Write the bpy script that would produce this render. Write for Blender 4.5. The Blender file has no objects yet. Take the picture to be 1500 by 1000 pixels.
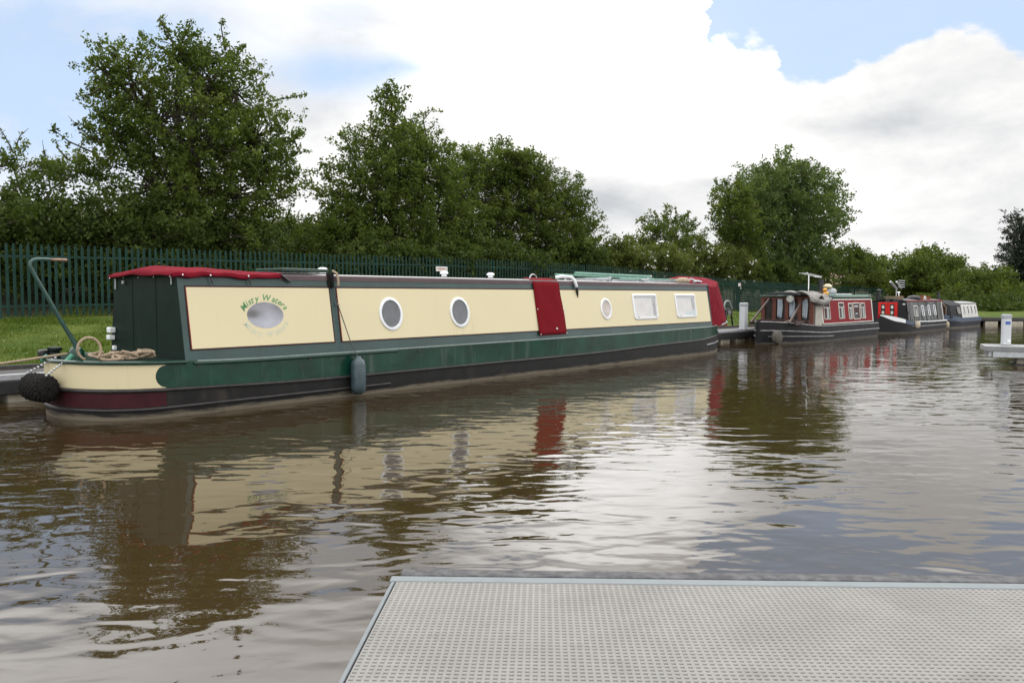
import bpy, math, random
import numpy as np
from mathutils import Vector, Matrix, Euler
random.seed(7)
C = bpy.context.scene.collection
SC = bpy.context.scene

# ------------------------------------------------------------------ camera
F_PX, CAM_H, PITCH = 1211.0, 1.45, 0.056
cd = bpy.data.cameras.new('camera'); cam = bpy.data.objects.new('camera', cd); C.objects.link(cam)
cam.location = (0, 0, CAM_H); cam.rotation_euler = (math.pi/2 - PITCH, 0, 0)
cd.sensor_width = 36.0; cd.lens = F_PX/1500.0*36.0; cd.clip_start = .05; cd.clip_end = 6000
SC.camera = cam
SC.view_settings.view_transform = 'Standard'; SC.view_settings.look = 'None'
SC.view_settings.exposure = 0.0; SC.view_settings.gamma = 1.0
SC.cycles.use_denoising = True
SC.cycles.max_bounces = 6; SC.cycles.transparent_max_bounces = 4; SC.cycles.sample_clamp_indirect = 4.0

# ------------------------------------------------------------------ sun and sky
SUN_EL, SUN_AZ = math.radians(52), math.radians(12)      # ahead of the camera, veiled by the bright cloud
sd = bpy.data.lights.new('sun', 'SUN'); sun = bpy.data.objects.new('sun', sd); C.objects.link(sun)
sd.energy = .9; sd.angle = math.radians(14); sd.color = (1, .95, .87)
sun.rotation_euler = (SUN_EL - math.pi/2, 0, -SUN_AZ)
sun.location = (0, 20, 40)

W = bpy.data.worlds.new('World'); SC.world = W; W.use_nodes = True
WT = W.node_tree; WT.nodes.clear()
class NG:                                                # small node-graph helper
    def __init__(s, t): s.t = t
    def n(s, ty, **k):
        x = s.t.nodes.new(ty)
        for a, b in k.items(): setattr(x, a, b)
        return x
    def put(s, sock, v):
        if v is None: return
        if hasattr(v, 'is_output'): s.t.links.new(v, sock)
        else: sock.default_value = v
    def m(s, op, a, b=None, c=None, clamp=False):
        x = s.n('ShaderNodeMath', operation=op, use_clamp=clamp)
        s.put(x.inputs[0], a); s.put(x.inputs[1], b); s.put(x.inputs[2], c)
        return x.outputs[0]
    def sstep(s, v, a, b):
        x = s.n('ShaderNodeMapRange', interpolation_type='SMOOTHSTEP')
        s.put(x.inputs[0], v); s.put(x.inputs[1], a); s.put(x.inputs[2], b)
        return x.outputs[0]
    def noise(s, vec, scale, detail=4, rough=.5, dist=0.0):
        x = s.n('ShaderNodeTexNoise'); s.put(x.inputs['Vector'], vec)
        x.inputs['Scale'].default_value = scale; x.inputs['Detail'].default_value = detail
        x.inputs['Roughness'].default_value = rough; x.inputs['Distortion'].default_value = dist
        return x.outputs['Fac']
    def mix(s, f, a, b, blend='MIX'):
        x = s.n('ShaderNodeMix', data_type='RGBA', blend_type=blend)
        s.put(x.inputs[0], f); s.put(x.inputs[6], a); s.put(x.inputs[7], b)
        return x.outputs[2]
    def vmap(s, vec, scale=(1, 1, 1), rot=(0, 0, 0), loc=(0, 0, 0)):
        x = s.n('ShaderNodeMapping'); s.put(x.inputs[0], vec)
        x.inputs['Scale'].default_value = scale; x.inputs['Rotation'].default_value = rot; x.inputs['Location'].default_value = loc
        return x.outputs[0]

def build_sky():
    g = NG(WT)
    out = g.n('ShaderNodeOutputWorld'); bg = g.n('ShaderNodeBackground'); bg.inputs[1].default_value = .1
    WT.links.new(bg.outputs[0], out.inputs[0])
    sky = g.n('ShaderNodeTexSky', sky_type='NISHITA'); sky.sun_disc = False
    sky.sun_elevation = SUN_EL; sky.sun_rotation = SUN_AZ
    d = g.n('ShaderNodeTexCoord').outputs['Generated']
    sep = g.n('ShaderNodeSeparateXYZ'); WT.links.new(d, sep.inputs[0]); X, Y, Z = sep.outputs
    yc = g.m('MAXIMUM', Y, .08)
    u = g.m('DIVIDE', X, yc); v = g.m('DIVIDE', Z, yc)   # tangent-plane coordinates of the northern sky
    front = g.sstep(Y, .15, .45)
    dm = g.vmap(d, (1, 1, 1.9))
    n_big = g.noise(dm, 3.2, 6, .55); n_fine = g.noise(dm, 11, 7, .58, .25); n_fluff = g.noise(dm, 26, 5, .6); n_mid = g.noise(g.vmap(d, (1, 1, 2.3), (0, 0, 0), (3.1, 1.7, .4)), 6.2, 9, .62, .35)
    def gauss(cu, cv, a, b, amp):
        p = g.m('MULTIPLY', g.m('SUBTRACT', u, cu), 1/a); q = g.m('MULTIPLY', g.m('SUBTRACT', v, cv), 1/b)
        r = g.m('ADD', g.m('MULTIPLY', p, p), g.m('MULTIPLY', q, q))
        return g.m('MULTIPLY', g.m('EXPONENT', g.m('MULTIPLY', r, -1.0)), amp)
    def P(px, py): return ((px-750)/F_PX*1.0, (432.5-py)/F_PX*1.0)
    def total(lst):
        t = None
        for px, py, rx, ry, amp in lst:
            cu, cv = P(px, py); w = gauss(cu, cv, rx/F_PX, ry/F_PX, amp)
            t = w if t is None else g.m('ADD', t, w)
        return t
    # upper edge of the cumulus on the right, as elevation over azimuth
    pts = [(560, -140), (900, -110), (1000, -60), (1030, -20), (1042, 30), (1034, 95), (1062, 76), (1105, 74), (1130, 92), (1144, 126), (1188, 137),
           (1245, 106), (1300, 90), (1350, 80), (1415, 66), (1450, 78), (1500, 96), (1650, 110), (1900, 40)]
    pts[5] = (1049, 92)
    fc = g.n('ShaderNodeFloatCurve'); cu = fc.mapping.curves[0]
    U0, U1, V0, V1 = -.3, 1.0, .2, .5
    cp = sorted([(((px-750)/F_PX-U0)/(U1-U0), ((432.5-py)/F_PX-V0)/(V1-V0)) for px, py in pts])
    cu.points[0].location = (0, cp[0][1]); cu.points[1].location = (1, cp[-1][1])
    for a, b in cp[1:-1]:
        cu.points.new(a, b)
    fc.mapping.update()
    WT.links.new(g.m('DIVIDE', g.m('SUBTRACT', g.m('ADD', u, g.m('MULTIPLY', g.m('SUBTRACT', n_fine, .5), .09)), U0), U1-U0, clamp=True), fc.inputs['Value'])  # wobbled azimuth keeps the cloud edge ragged
    edge = g.m('ADD', g.m('MULTIPLY', fc.outputs[0], V1-V0), V0)
    wob = g.m('ADD', g.m('MULTIPLY', g.m('SUBTRACT', n_fine, .5), .075), g.m('MULTIPLY', g.m('SUBTRACT', n_fluff, .5), .05))
    above = g.m('SUBTRACT', v, g.m('ADD', edge, wob))
    blue_r = g.m('MULTIPLY', g.sstep(above, -.006, .012), g.m('SUBTRACT', 1.0, g.sstep(v, .355, .44)))
    blue_l = total([(60, 110, 240, 140, 1.6), (10, 190, 90, 60, .4), (230, 40, 120, 40, .35), (490, 112, 76, 32, 1.3), (590, 105, 50, 16, .7), (700, -8, 110, 24, 1.3), (505, 25, 50, 30, .5)])
    blue_l = g.m('MULTIPLY', blue_l, g.m('ADD', .35, g.m('MULTIPLY', g.m('SUBTRACT', n_fine, .25), 1.7)), clamp=True)
    blue = g.m('MULTIPLY', g.m('ADD', blue_r, blue_l, clamp=True), front)
    # cloud radiance
    core = total([(850, 90, 150, 105, 1.9), (1005, 155, 95, 82, 1.0), (690, 130, 70, 60, .35), (1000, 228, 170, 24, .35), (400, 60, 150, 60, .1), (560, 230, 130, 60, .12), (1240, 310, 80, 40, .12)])
    grey = total([(900, 290, 130, 40, .26), (640, 200, 62, 55, .30), (760, 255, 80, 30, .26), (560, 60, 50, 60, .05), (1340, 190, 150, 22, .12), (1040, 268, 60, 10, .14), (1400, 300, 120, 30, .12), (300, 30, 60, 30, .08), (1300, 340, 200, 10, .10), (1460, 380, 60, 30, .08)])
    vary = g.m('ADD', g.m('MULTIPLY', g.m('SUBTRACT', n_big, .5), .50), g.m('ADD', g.m('MULTIPLY', g.m('SUBTRACT', n_fine, .5), .40), g.m('MULTIPLY', g.m('SUBTRACT', n_mid, .5), .70)))
    base = g.m('ADD', g.m('ADD', .95, vary), g.m('SUBTRACT', core, grey))
    hi = g.m('MULTIPLY', g.sstep(v, .32, .50), 1.7)
    Lf = g.m('ADD', base, hi)
    back = g.m('ADD', 1.6, g.m('MULTIPLY', g.sstep(Z, .1, .8), .7))
    back = g.m('ADD', back, g.m('MULTIPLY', vary, 1.5))
    L = g.m('ADD', g.m('MULTIPLY', Lf, front), g.m('MULTIPLY', back, g.m('SUBTRACT', 1.0, front)))
    L = g.m('MAXIMUM', L, .2)
    warm = g.sstep(L, .6, 1.0)
    tint = g.mix(warm, (.955, .99, 1.03, 1), (1.0, .995, .99, 1))
    cl = g.mix(1.0, tint, (1, 1, 1, 1), 'MULTIPLY')
    sc = g.n('ShaderNodeVectorMath', operation='SCALE'); WT.links.new(cl, sc.inputs[0]); WT.links.new(g.m('MULTIPLY', L, 10.0), sc.inputs['Scale'])
    haze_w = g.sstep(v, .36, .12)
    pale = g.mix(g.m('ADD', .74, g.m('MULTIPLY', haze_w, .12)), sky.outputs[0], (6.2, 8.1, 11.0, 1))
    fin = g.mix(g.m('MULTIPLY', blue, .92), sc.outputs[0], pale)
    WT.links.new(fin, bg.inputs[0])
build_sky()

# ------------------------------------------------------------------ helpers
TH = 0.695; BO = Vector((-3.97, 10.018, 0))              # green boat: heading from north, near rear corner of its cabin
QH = 0.755; QO = Vector((-6.7763, 11.0558, 0))           # quay edge line
QU = Vector((math.sin(QH), math.cos(QH), 0)); QV = Vector((-math.cos(QH), math.sin(QH), 0))
def Q(s, t, z=0.0): return QO + QU*s + QV*t + Vector((0, 0, z))
def sight(px, py):
    u = (px-750)/F_PX; v = -(py-500)/F_PX
    return Vector((u, math.cos(PITCH)+v*math.sin(PITCH), -math.sin(PITCH)+v*math.cos(PITCH)))
def at(px, py, t):                                       # where a sight line meets the upright plane t behind the quay edge
    r = sight(px, py); k = (t + QO.dot(QV))/r.dot(QV)
    return Vector((0, 0, CAM_H)) + r*k
def ondepth(px, py, Y):
    r = sight(px, py); return Vector((0, 0, CAM_H)) + r*(Y/r.y)

def mat(name, col, rough=.5, metal=0.0, var=.12, scale=6.0, col2=None, bump=0.0, bscale=40.0, spec=.5, coat=0.0, bstretch=None):
    m = bpy.data.materials.new(name); m.use_nodes = True
    g = NG(m.node_tree); b = m.node_tree.nodes['Principled BSDF']
    b.inputs['Roughness'].default_value = rough; b.inputs['Metallic'].default_value = metal
    b.inputs['Specular IOR Level'].default_value = spec; b.inputs['Coat Weight'].default_value = coat
    oc = g.n('ShaderNodeTexCoord').outputs['Object']
    n = g.noise(oc, scale, 6, .62)
    c1 = tuple(max(0, c*(1-var)) for c in col)+(1,); c2 = tuple(c*(1+var) for c in col)+(1,)
    if col2: c2 = tuple(col2)+(1,)
    f = g.sstep(n, .3, .7)
    g.put(b.inputs['Base Color'], g.mix(f, c1, c2))
    r2 = g.m('ADD', rough-.06 if rough > .1 else rough, g.m('MULTIPLY', g.noise(oc, scale*2.3, 4), .12))
    g.put(b.inputs['Roughness'], r2)
    if bump:
        bp = g.n('ShaderNodeBump'); bp.inputs['Distance'].default_value = bump
        g.put(bp.inputs['Height'], g.noise(g.vmap(oc, bstretch) if bstretch else oc, bscale, 2 if bstretch else 5, .6)); m.node_tree.links.new(bp.outputs[0], b.inputs['Normal'])
    return m

def link(name, me, material=None, parent=None):
    o = bpy.data.objects.new(name, me); C.objects.link(o)
    if material is not None:
        for k in (material if isinstance(material, (list, tuple)) else [material]): me.materials.append(k)
    if parent is not None: o.parent = parent
    return o
def np_mesh(name, V, Fq, mi=None, smooth=False):
    me = bpy.data.meshes.new(name); V = np.asarray(V, dtype=np.float32); Fq = np.asarray(Fq, dtype=np.int32); k = Fq.shape[1]
    me.vertices.add(len(V)); me.vertices.foreach_set('co', V.ravel())
    me.loops.add(Fq.size); me.loops.foreach_set('vertex_index', Fq.ravel())
    me.polygons.add(len(Fq)); me.polygons.foreach_set('loop_start', np.arange(0, Fq.size, k, dtype=np.int32))
    if mi is not None: me.polygons.foreach_set('material_index', np.asarray(mi, dtype=np.int32))
    if smooth: me.polygons.foreach_set('use_smooth', np.ones(len(Fq), dtype=bool))
    me.update(calc_edges=True); return me

class MB:
    def __init__(s): s.v = []; s.f = []
    def add(s, vs, fs):
        o = len(s.v); s.v += [tuple(p) for p in vs]; s.f += [tuple(i+o for i in q) for q in fs]; return s
    def box(s, c, d, rz=0.0, M=None):
        vs = []
        for z in (-.5, .5):
            for x, y in ((-.5, -.5), (.5, -.5), (.5, .5), (-.5, .5)):
                p = Vector((x*d[0], y*d[1], z*d[2]))
                if M is not None: p = M @ p
                if rz: p = Matrix.Rotation(rz, 3, 'Z') @ p
                vs.append(p+Vector(c))
        return s.add(vs, [(3, 2, 1, 0), (4, 5, 6, 7), (0, 1, 5, 4), (1, 2, 6, 5), (2, 3, 7, 6), (3, 0, 4, 7)])
    def loft(s, rings, caps=True, closed=True):
        n = len(rings[0]); vs = [p for r in rings for p in r]; fs = []
        for i in range(len(rings)-1):
            for j in range(n if closed else n-1):
                k = (j+1) % n; fs.append((i*n+j, i*n+k, (i+1)*n+k, (i+1)*n+j))
        if caps and closed:
            fs.append(tuple(reversed(range(n)))); fs.append(tuple(range((len(rings)-1)*n, len(rings)*n)))
        return s.add(vs, fs)
    def tube(s, pts, r, n=8, caps=True):
        pts = [Vector(p) for p in pts]; rr = r if isinstance(r, (list, tuple)) else [r]*len(pts)
        rings = []; up = None
        for i, p in enumerate(pts):
            a = pts[max(i-1, 0)]; b = pts[min(i+1, len(pts)-1)]; t = (b-a)
            if t.length < 1e-9: t = Vector((0, 0, 1))
            t.normalize()
            if up is None: up = Vector((0, 0, 1)) if abs(t.z) < .9 else Vector((1, 0, 0))
            x = t.cross(up)
            if x.length < 1e-6: x = t.cross(Vector((.3, 1, .2)))
            x.normalize(); y = x.cross(t).normalized(); up = y
            rings.append([p+x*(math.cos(2*math.pi*k/n)*rr[i])+y*(math.sin(2*math.pi*k/n)*rr[i]) for k in range(n)])
        return s.loft(rings, caps)
    def lathe(s, prof, c=(0, 0, 0), n=20, axis='z', sq=(1, 1)):
        rings = []
        for r, h in prof:
            ring = []
            for k in range(n):
                a = 2*math.pi*k/n; x, y = r*math.cos(a)*sq[0], r*math.sin(a)*sq[1]
                p = (x, y, h) if axis == 'z' else ((h, x, y) if axis == 'x' else (y, h, x))
                ring.append(Vector(p)+Vector(c))
            rings.append(ring)
        return s.loft(rings, True)
    def grid(s, fn, nu, nv):
        vs = [fn(i/nu, j/nv) for i in range(nu+1) for j in range(nv+1)]
        fs = [(i*(nv+1)+j, (i+1)*(nv+1)+j, (i+1)*(nv+1)+j+1, i*(nv+1)+j+1) for i in range(nu) for j in range(nv)]
        return s.add(vs, fs)
    def build(s, name, material=None, parent=None, smooth=False, bevel=0.0, thick=0.0, seg=2, each=False):
        if each:                                         # every loose piece becomes a part of its own
            par = list(range(len(s.v)))
            def find(a):
                while par[a] != a: par[a] = par[par[a]]; a = par[a]
                return a
            for q in s.f:
                for b in q[1:]: par[find(q[0])] = find(b)
            groups = {}
            for q in s.f: groups.setdefault(find(q[0]), []).append(q)
            for fs in groups.values():
                ids = sorted({i for q in fs for i in q}); mp = {a: k for k, a in enumerate(ids)}
                p = MB(); p.v = [s.v[a] for a in ids]; p.f = [tuple(mp[i] for i in q) for q in fs]
                o = p.build(name, material, parent, smooth, bevel, thick, seg)
            return o
        me = bpy.data.meshes.new(name); me.from_pydata([tuple(v) for v in s.v], [], s.f); me.update()
        o = link(name, me, material, parent)
        if thick:
            md = o.modifiers.new('solidify', 'SOLIDIFY'); md.thickness = thick; md.offset = 0
        if bevel:
            md = o.modifiers.new('bevel', 'BEVEL'); md.width = bevel; md.segments = seg; md.limit_method = 'ANGLE'; md.angle_limit = math.radians(40)
        if smooth:
            me.polygons.foreach_set('use_smooth', [True]*len(me.polygons))
            try: me.set_sharp_from_angle(angle=math.radians(42))
            except Exception: pass
        return o

def tag(o, label, cat, group=None):
    o['label'] = label; o['category'] = cat
    if group: o['group'] = group
    return o
def setting(o, kind='structure'): o['kind'] = kind; return o
def thing(name, label, cat, loc=(0, 0, 0), rz=0.0, group=None):
    o = bpy.data.objects.new(name, None); C.objects.link(o); o.empty_display_size = .3
    o.location = loc; o.rotation_euler = (0, 0, rz); return tag(o, label, cat, group)
def child_copy(src, dst):
    for ch in list(src.children):
        c = ch.copy(); C.objects.link(c); c.parent = dst
        for gc in ch.children:
            d = gc.copy(); C.objects.link(d); d.parent = c
def dup(root, loc, rz=None, label=None):
    r = root.copy(); C.objects.link(r); r.location = loc
    if rz is not None: r.rotation_euler = (0, 0, rz)
    if label: r['label'] = label
    child_copy(root, r); return r
def lerp(a, b, t): return a+(b-a)*t
def sm(a, b, x):
    t = min(1, max(0, (x-a)/(b-a))); return t*t*(3-2*t)
def ell(cx, cz, a, b, n=40, p=2.0):
    out = []
    for k in range(n):
        t = 2*math.pi*k/n; c, s_ = math.cos(t), math.sin(t)
        out.append((cx+a*math.copysign(abs(c)**(2/p), c), cz+b*math.copysign(abs(s_)**(2/p), s_)))
    return out
_txt = {}
def glyphs(txt, size=1.0, shear=0.0, offset=0.0):        # outlines of built-in lettering -> (verts, faces, width)
    key = (txt, size, shear, offset)
    if key not in _txt:
        cu = bpy.data.curves.new('lettering', 'FONT'); cu.body = txt; cu.size = size; cu.shear = shear; cu.offset = offset; cu.resolution_u = 3
        o = bpy.data.objects.new('lettering', cu); C.objects.link(o)
        dg = bpy.context.evaluated_depsgraph_get(); dg.update()
        me = bpy.data.meshes.new_from_object(o.evaluated_get(dg))
        vs = [tuple(v.co) for v in me.vertices]; fs = [tuple(p.vertices) for p in me.polygons]
        bpy.data.objects.remove(o); bpy.data.meshes.remove(me); bpy.data.curves.remove(cu)
        xs = [v[0] for v in vs] or [0]
        _txt[key] = (vs, fs, min(xs), max(xs))
    return _txt[key]

# ------------------------------------------------------------------ materials
def water_mat():
    m = bpy.data.materials.new('canal water'); m.use_nodes = True; g = NG(m.node_tree)
    b = m.node_tree.nodes['Principled BSDF']
    p = g.n('ShaderNodeNewGeometry').outputs['Position']
    silt = g.noise(p, .6, 4)
    g.put(b.inputs['Base Color'], g.mix(silt, (.027, .0175, .0070, 1), (.035, .0230, .0095, 1)))
    b.inputs['Roughness'].default_value = .015; b.inputs['IOR'].default_value = 1.52
    p1 = g.vmap(p, (1.0, 1.35, 1), (0, 0, math.radians(18)))
    p2 = g.vmap(p, (.8, 1.5, 1), (0, 0, math.radians(-24)))
    h1 = g.noise(p1, .9, 2, .45, .4); h2 = g.noise(p2, 3.3, 1.2, .4, .45); h3 = g.noise(p1, 8.0, 1.5, .5, .3)
    patch = g.sstep(g.noise(g.vmap(p, (.8, 1.2, 1)), .28, 3), .36, .66)
    amp = g.m('ADD', .40, g.m('MULTIPLY', patch, .95))
    h = g.m('ADD', g.m('MULTIPLY', h1, .014), g.m('MULTIPLY', g.m('MULTIPLY', h2, amp), .0094))
    h = g.m('ADD', h, g.m('MULTIPLY', g.m('MULTIPLY', h3, amp), .0012))
    bp = g.n('ShaderNodeBump'); bp.inputs['Strength'].default_value = 1; bp.inputs['Distance'].default_value = 1.0
    g.put(bp.inputs['Height'], h); m.node_tree.links.new(bp.outputs[0], b.inputs['Normal'])
    return m
def leaf_mat(name, a, b_, c, trans=.28):
    m = bpy.data.materials.new(name); m.use_nodes = True; g = NG(m.node_tree); nt = m.node_tree
    nt.nodes.remove(nt.nodes['Principled BSDF']); out = nt.nodes['Material Output']
    r = g.n('ShaderNodeNewGeometry').outputs['Random Per Island']
    oc = g.n('ShaderNodeTexCoord').outputs['Object']
    cl = g.noise(oc, .9, 3, .6)
    f = g.m('ADD', g.m('MULTIPLY', r, .45), g.m('MULTIPLY', g.sstep(cl, .3, .72), .55))
    c1 = g.mix(g.sstep(f, .0, .5), a+(1,), b_+(1,)); col = g.mix(g.sstep(f, .5, 1.0), c1, c+(1,))
    pr = g.n('ShaderNodeBsdfPrincipled'); g.put(pr.inputs['Base Color'], col); pr.inputs['Roughness'].default_value = .6; pr.inputs['Specular IOR Level'].default_value = .12
    tr = g.n('ShaderNodeBsdfTranslucent'); g.put(tr.inputs[0], g.mix(1.0, col, (1.25, 1.3, .7, 1), 'MULTIPLY'))
    mx = g.n('ShaderNodeMixShader'); mx.inputs[0].default_value = trans
    nt.links.new(pr.outputs[0], mx.inputs[1]); nt.links.new(tr.outputs[0], mx.inputs[2]); nt.links.new(mx.outputs[0], out.inputs[0])
    return m
def hull_mat(name, col, scum=(.17, .145, .105), top=.075):
    m = mat(name, col, .5, 0, .22, 5.0, bump=.002, bscale=18, spec=.2); g = NG(m.node_tree); b = m.node_tree.nodes['Principled BSDF']
    oc = g.n('ShaderNodeTexCoord').outputs['Object']
    sep = g.n('ShaderNodeSeparateXYZ'); g.put(sep.inputs[0], oc)
    st = g.vmap(oc, (1.2, 1.2, 14))
    n = g.noise(st, 2.0, 6, .65)
    lvl = g.m('ADD', sep.outputs[2], g.m('MULTIPLY', g.m('SUBTRACT', n, .5), .16))
    f = g.sstep(lvl, top, top*.35)
    old = b.inputs['Base Color'].links[0].from_socket
    rust = g.sstep(g.noise(g.vmap(oc, (3, 3, 6)), 2.5, 6, .7), .62, .75)
    c = g.mix(g.m('MULTIPLY', rust, .35), old, (.09, .06, .045, 1))
    g.put(b.inputs['Base Color'], g.mix(g.m('MULTIPLY', f, .8), c, tuple(scum)+(1,)))
    return m

M = {}
M['water'] = water_mat()
M['green_paint'] = mat('dark green boat paint', (.006, .034, .022), .2, 0, .15, 3, spec=.4)
M['green_side'] = mat('green cabin paint', (.026, .056, .052), .3, 0, .16, 2.0, spec=.4, bump=.006, bscale=1.0, bstretch=(1.2, 1, 1.5))
M['green_band'] = mat('green hull paint', (.004, .036, .022), .22, 0, .3, 2, spec=.28, bump=.010, bscale=1.0, bstretch=(1.6, 1, 2.2))
M['rear_green'] = mat('bottle green paint', (.0035, .013, .0095), .5, 0, .2, 4, spec=.15)
M['cream'] = mat('cream paint', (.61, .540, .345), .35, 0, .012, 1.2, spec=.35)
M['maroon'] = mat('maroon paint', (.040, .009, .013), .5, 0, .2, 5, spec=.15)
M['plum'] = mat('faded maroon paint', (.075, .045, .050), .4, 0, .15, 5)
M['orange_line'] = mat('orange coach line', (.35, .07, .02), .4)
M['hull_black'] = hull_mat('weathered bitumen hull', (.015, .0145, .0145))
M['hull_black_b'] = hull_mat('black painted hull', (.013, .013, .015), (.10, .09, .075), .05)
M['hull_blue'] = hull_mat('slate blue hull', (.018, .020, .026), (.15, .14, .12), .06)
M['slate_band'] = mat('slate blue band paint', (.065, .088, .135), .45, spec=.3)
M['hull_band_b'] = mat('charcoal hull band', (.02, .021, .025), .35, 0, .2, 4, spec=.3)
M['strake'] = mat('rubbing strake steel', (.030, .028, .028), .38, 0, .3, 6, spec=.3)
M['strake_pale'] = mat('worn strake edge', (.22, .22, .23), .4, 0, .4, 8)
M['gun_edge'] = mat('pale green gunwale edge', (.14, .18, .17), .3)
M['canvas_red'] = mat('burgundy canvas', (.160, .008, .017), .9, 0, .16, 7, bump=.003, bscale=260, spec=.08)
M['canvas_grey'] = mat('grey canvas', (.21, .20, .19), .9, 0, .2, 5, bump=.004, bscale=90)
M['canvas_dark'] = mat('dark grey canvas', (.045, .046, .050), .9, 0, .18, 5, bump=.004, bscale=90, spec=.1)
M['carpet_red'] = mat('red side cloth', (.155, .008, .013), .9, 0, .12, 30, bump=.003, bscale=300, spec=.08)
M['white'] = mat('white paint', (.72, .74, .76), .35, 0, .04, 8)
M['white_roof'] = mat('pale grey roof paint', (.45, .45, .45), .5, 0, .1, 4)
M['chrome'] = mat('polished metal', (.72, .73, .75), .14, 1.0, .05, 8)
M['steel'] = mat('galvanised steel', (.42, .44, .46), .45, .7, .15, 14)
M['black'] = mat('black plastic', (.012, .012, .013), .45)
M['rubber'] = mat('black rubber', (.016, .016, .017), .7, 0, .25, 10, bump=.003, bscale=40)
M['rope'] = mat('tan rope', (.30, .23, .16), .9, 0, .3, 60, bump=.004, bscale=120)
M['rope_dark'] = mat('dark tarred rope', (.013, .0125, .012), .95, 0, .5, 40, spec=.1)
M['green_tape'] = mat('green hose sleeve', (.03, .20, .13), .5)
M['fender_blue'] = mat('blue grey fender vinyl', (.040, .065, .075), .35, 0, .25, 9)
M['pole_green'] = mat('green painted pole', (.08, .22, .16), .35, 0, .15, 8)
M['tiller_green'] = mat('worn green tiller paint', (.022, .060, .050), .35, 0, .25, 12)
M['brass'] = mat('dull brass', (.20, .13, .09), .45, .4, .3, 30)
M['curtain'] = mat('pale curtain', (.58, .57, .56), .8, 0, .06, 5)
M['curtain_pink'] = mat('pinkish curtain', (.50, .45, .42), .8, 0, .1, 5)
M['mesh_grey'] = mat('grey porthole blind', (.105, .11, .12), .14, 0, .12, 9)
M['deck_grating'] = mat('grey deck grating', (.190, .184, .175), .7, 0, .10, 2.6, col2=(.212, .206, .195), bump=.001, bscale=300)
M['deck_base'] = mat('grating underside', (.10, .088, .078), .9, 0, .6, 22)
M['alu'] = mat('pale aluminium trim', (.140, .160, .170), .6, .05, .06, 12)
M['timber_grey'] = mat('weathered dark fender timber', (.045, .045, .052), .8, 0, .35, 18, col2=(.095, .094, .098), bump=.004, bscale=60)
M['asphalt'] = mat('dark quay surface', (.050, .047, .046), .9, 0, .2, 14, bump=.003, bscale=120)
M['quay_edge'] = mat('pale quay edging', (.34, .35, .37), .5, 0, .12, 8)
M['float'] = mat('pale float concrete', (.34, .31, .25), .85, 0, .25, 5, bump=.004, bscale=30)
M['fence'] = mat('dark green fence paint', (.007, .036, .027), .5, 0, .2, 5, spec=.25)
M['sign'] = mat('white sign plate', (.68, .67, .64), .5)
M['red_ink'] = mat('red lettering', (.40, .05, .07), .6)
M['dark_ink'] = mat('dark lettering', (.05, .05, .06), .6)
M['pedestal'] = mat('white pedestal plastic', (.50, .52, .545), .45, 0, .04, 5)
M['pedestal_grey'] = mat('grey pedestal cap', (.30, .32, .34), .5)
M['pedestal_blue'] = mat('blue pedestal badge', (.05, .12, .36), .4)
M['red_paint'] = mat('deep red cabin paint', (.185, .007, .011), .5, 0, .10, 4, spec=.1)
M['bright_red'] = mat('bright red door paint', (.55, .012, .010), .35, 0, .08, 5)
M['cabin_black'] = mat('glossy black cabin paint', (.004, .005, .006), .06, 0, .2, 3, spec=.5, bump=.20, bscale=1.0, bstretch=(2.6, 1, .45))
M['black_front'] = mat('black bulkhead paint', (.010, .010, .011), .35)
M['glass'] = mat('dark window glass', (.020, .024, .024), .06, 0, .2, 4)
M['clear_sheet'] = mat('smoky plastic sheet', (.022, .020, .019), .3, 0, .4, 3, spec=.3)
M['wood_red'] = mat('reddish varnished wood', (.10, .028, .015), .6, 0, .25, 14)
M['wood_dark'] = mat('dark brown wood', (.035, .016, .012), .5, 0, .25, 14)
M['cream_trim'] = mat('off white trim', (.50, .49, .445), .4, 0, .08, 6)
M['terracotta'] = mat('terracotta', (.28, .09, .045), .8, 0, .2, 12)
M['pink'] = mat('pink petals', (.50, .33, .30), .7)
M['yellow'] = mat('yellow plastic', (.65, .30, .02), .4)
M['petal'] = mat('white petals', (.72, .72, .66), .7)
M['bark'] = mat('bark', (.050, .040, .030), .9, 0, .35, 9, bump=.01, bscale=25)
M['lamp_glass'] = mat('lamp lens', (.55, .56, .55), .12, .3, .1, 9)
M['letter_green'] = mat('green name lettering', (.045, .22, .075), .4, 0, .08, 20)
M['letter_pale'] = mat('pale reflected lettering', (.58, .56, .42), .4, 0, .1, 20, col2=(.50, .56, .46))
M['hose'] = mat('grey hose', (.25, .26, .27), .5)
L_HAW = leaf_mat('hawthorn leaves', (.036, .060, .012), (.078, .110, .022), (.142, .170, .040), .42)
L_DARK = leaf_mat('dark hedge leaves', (.027, .044, .011), (.052, .076, .016), (.088, .112, .027), .34)
L_ASH = leaf_mat('ash leaves', (.048, .076, .024), (.082, .118, .038), (.130, .170, .055), .40)
L_FRESH = leaf_mat('fresh green leaves', (.038, .060, .012), (.075, .102, .020), (.130, .155, .034), .38)
L_PALE = leaf_mat('olive scrub leaves', (.046, .064, .015), (.084, .104, .025), (.140, .158, .042), .36)
L_CON = leaf_mat('conifer needles', (.016, .024, .018), (.026, .036, .026), (.046, .052, .036), .12)

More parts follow.
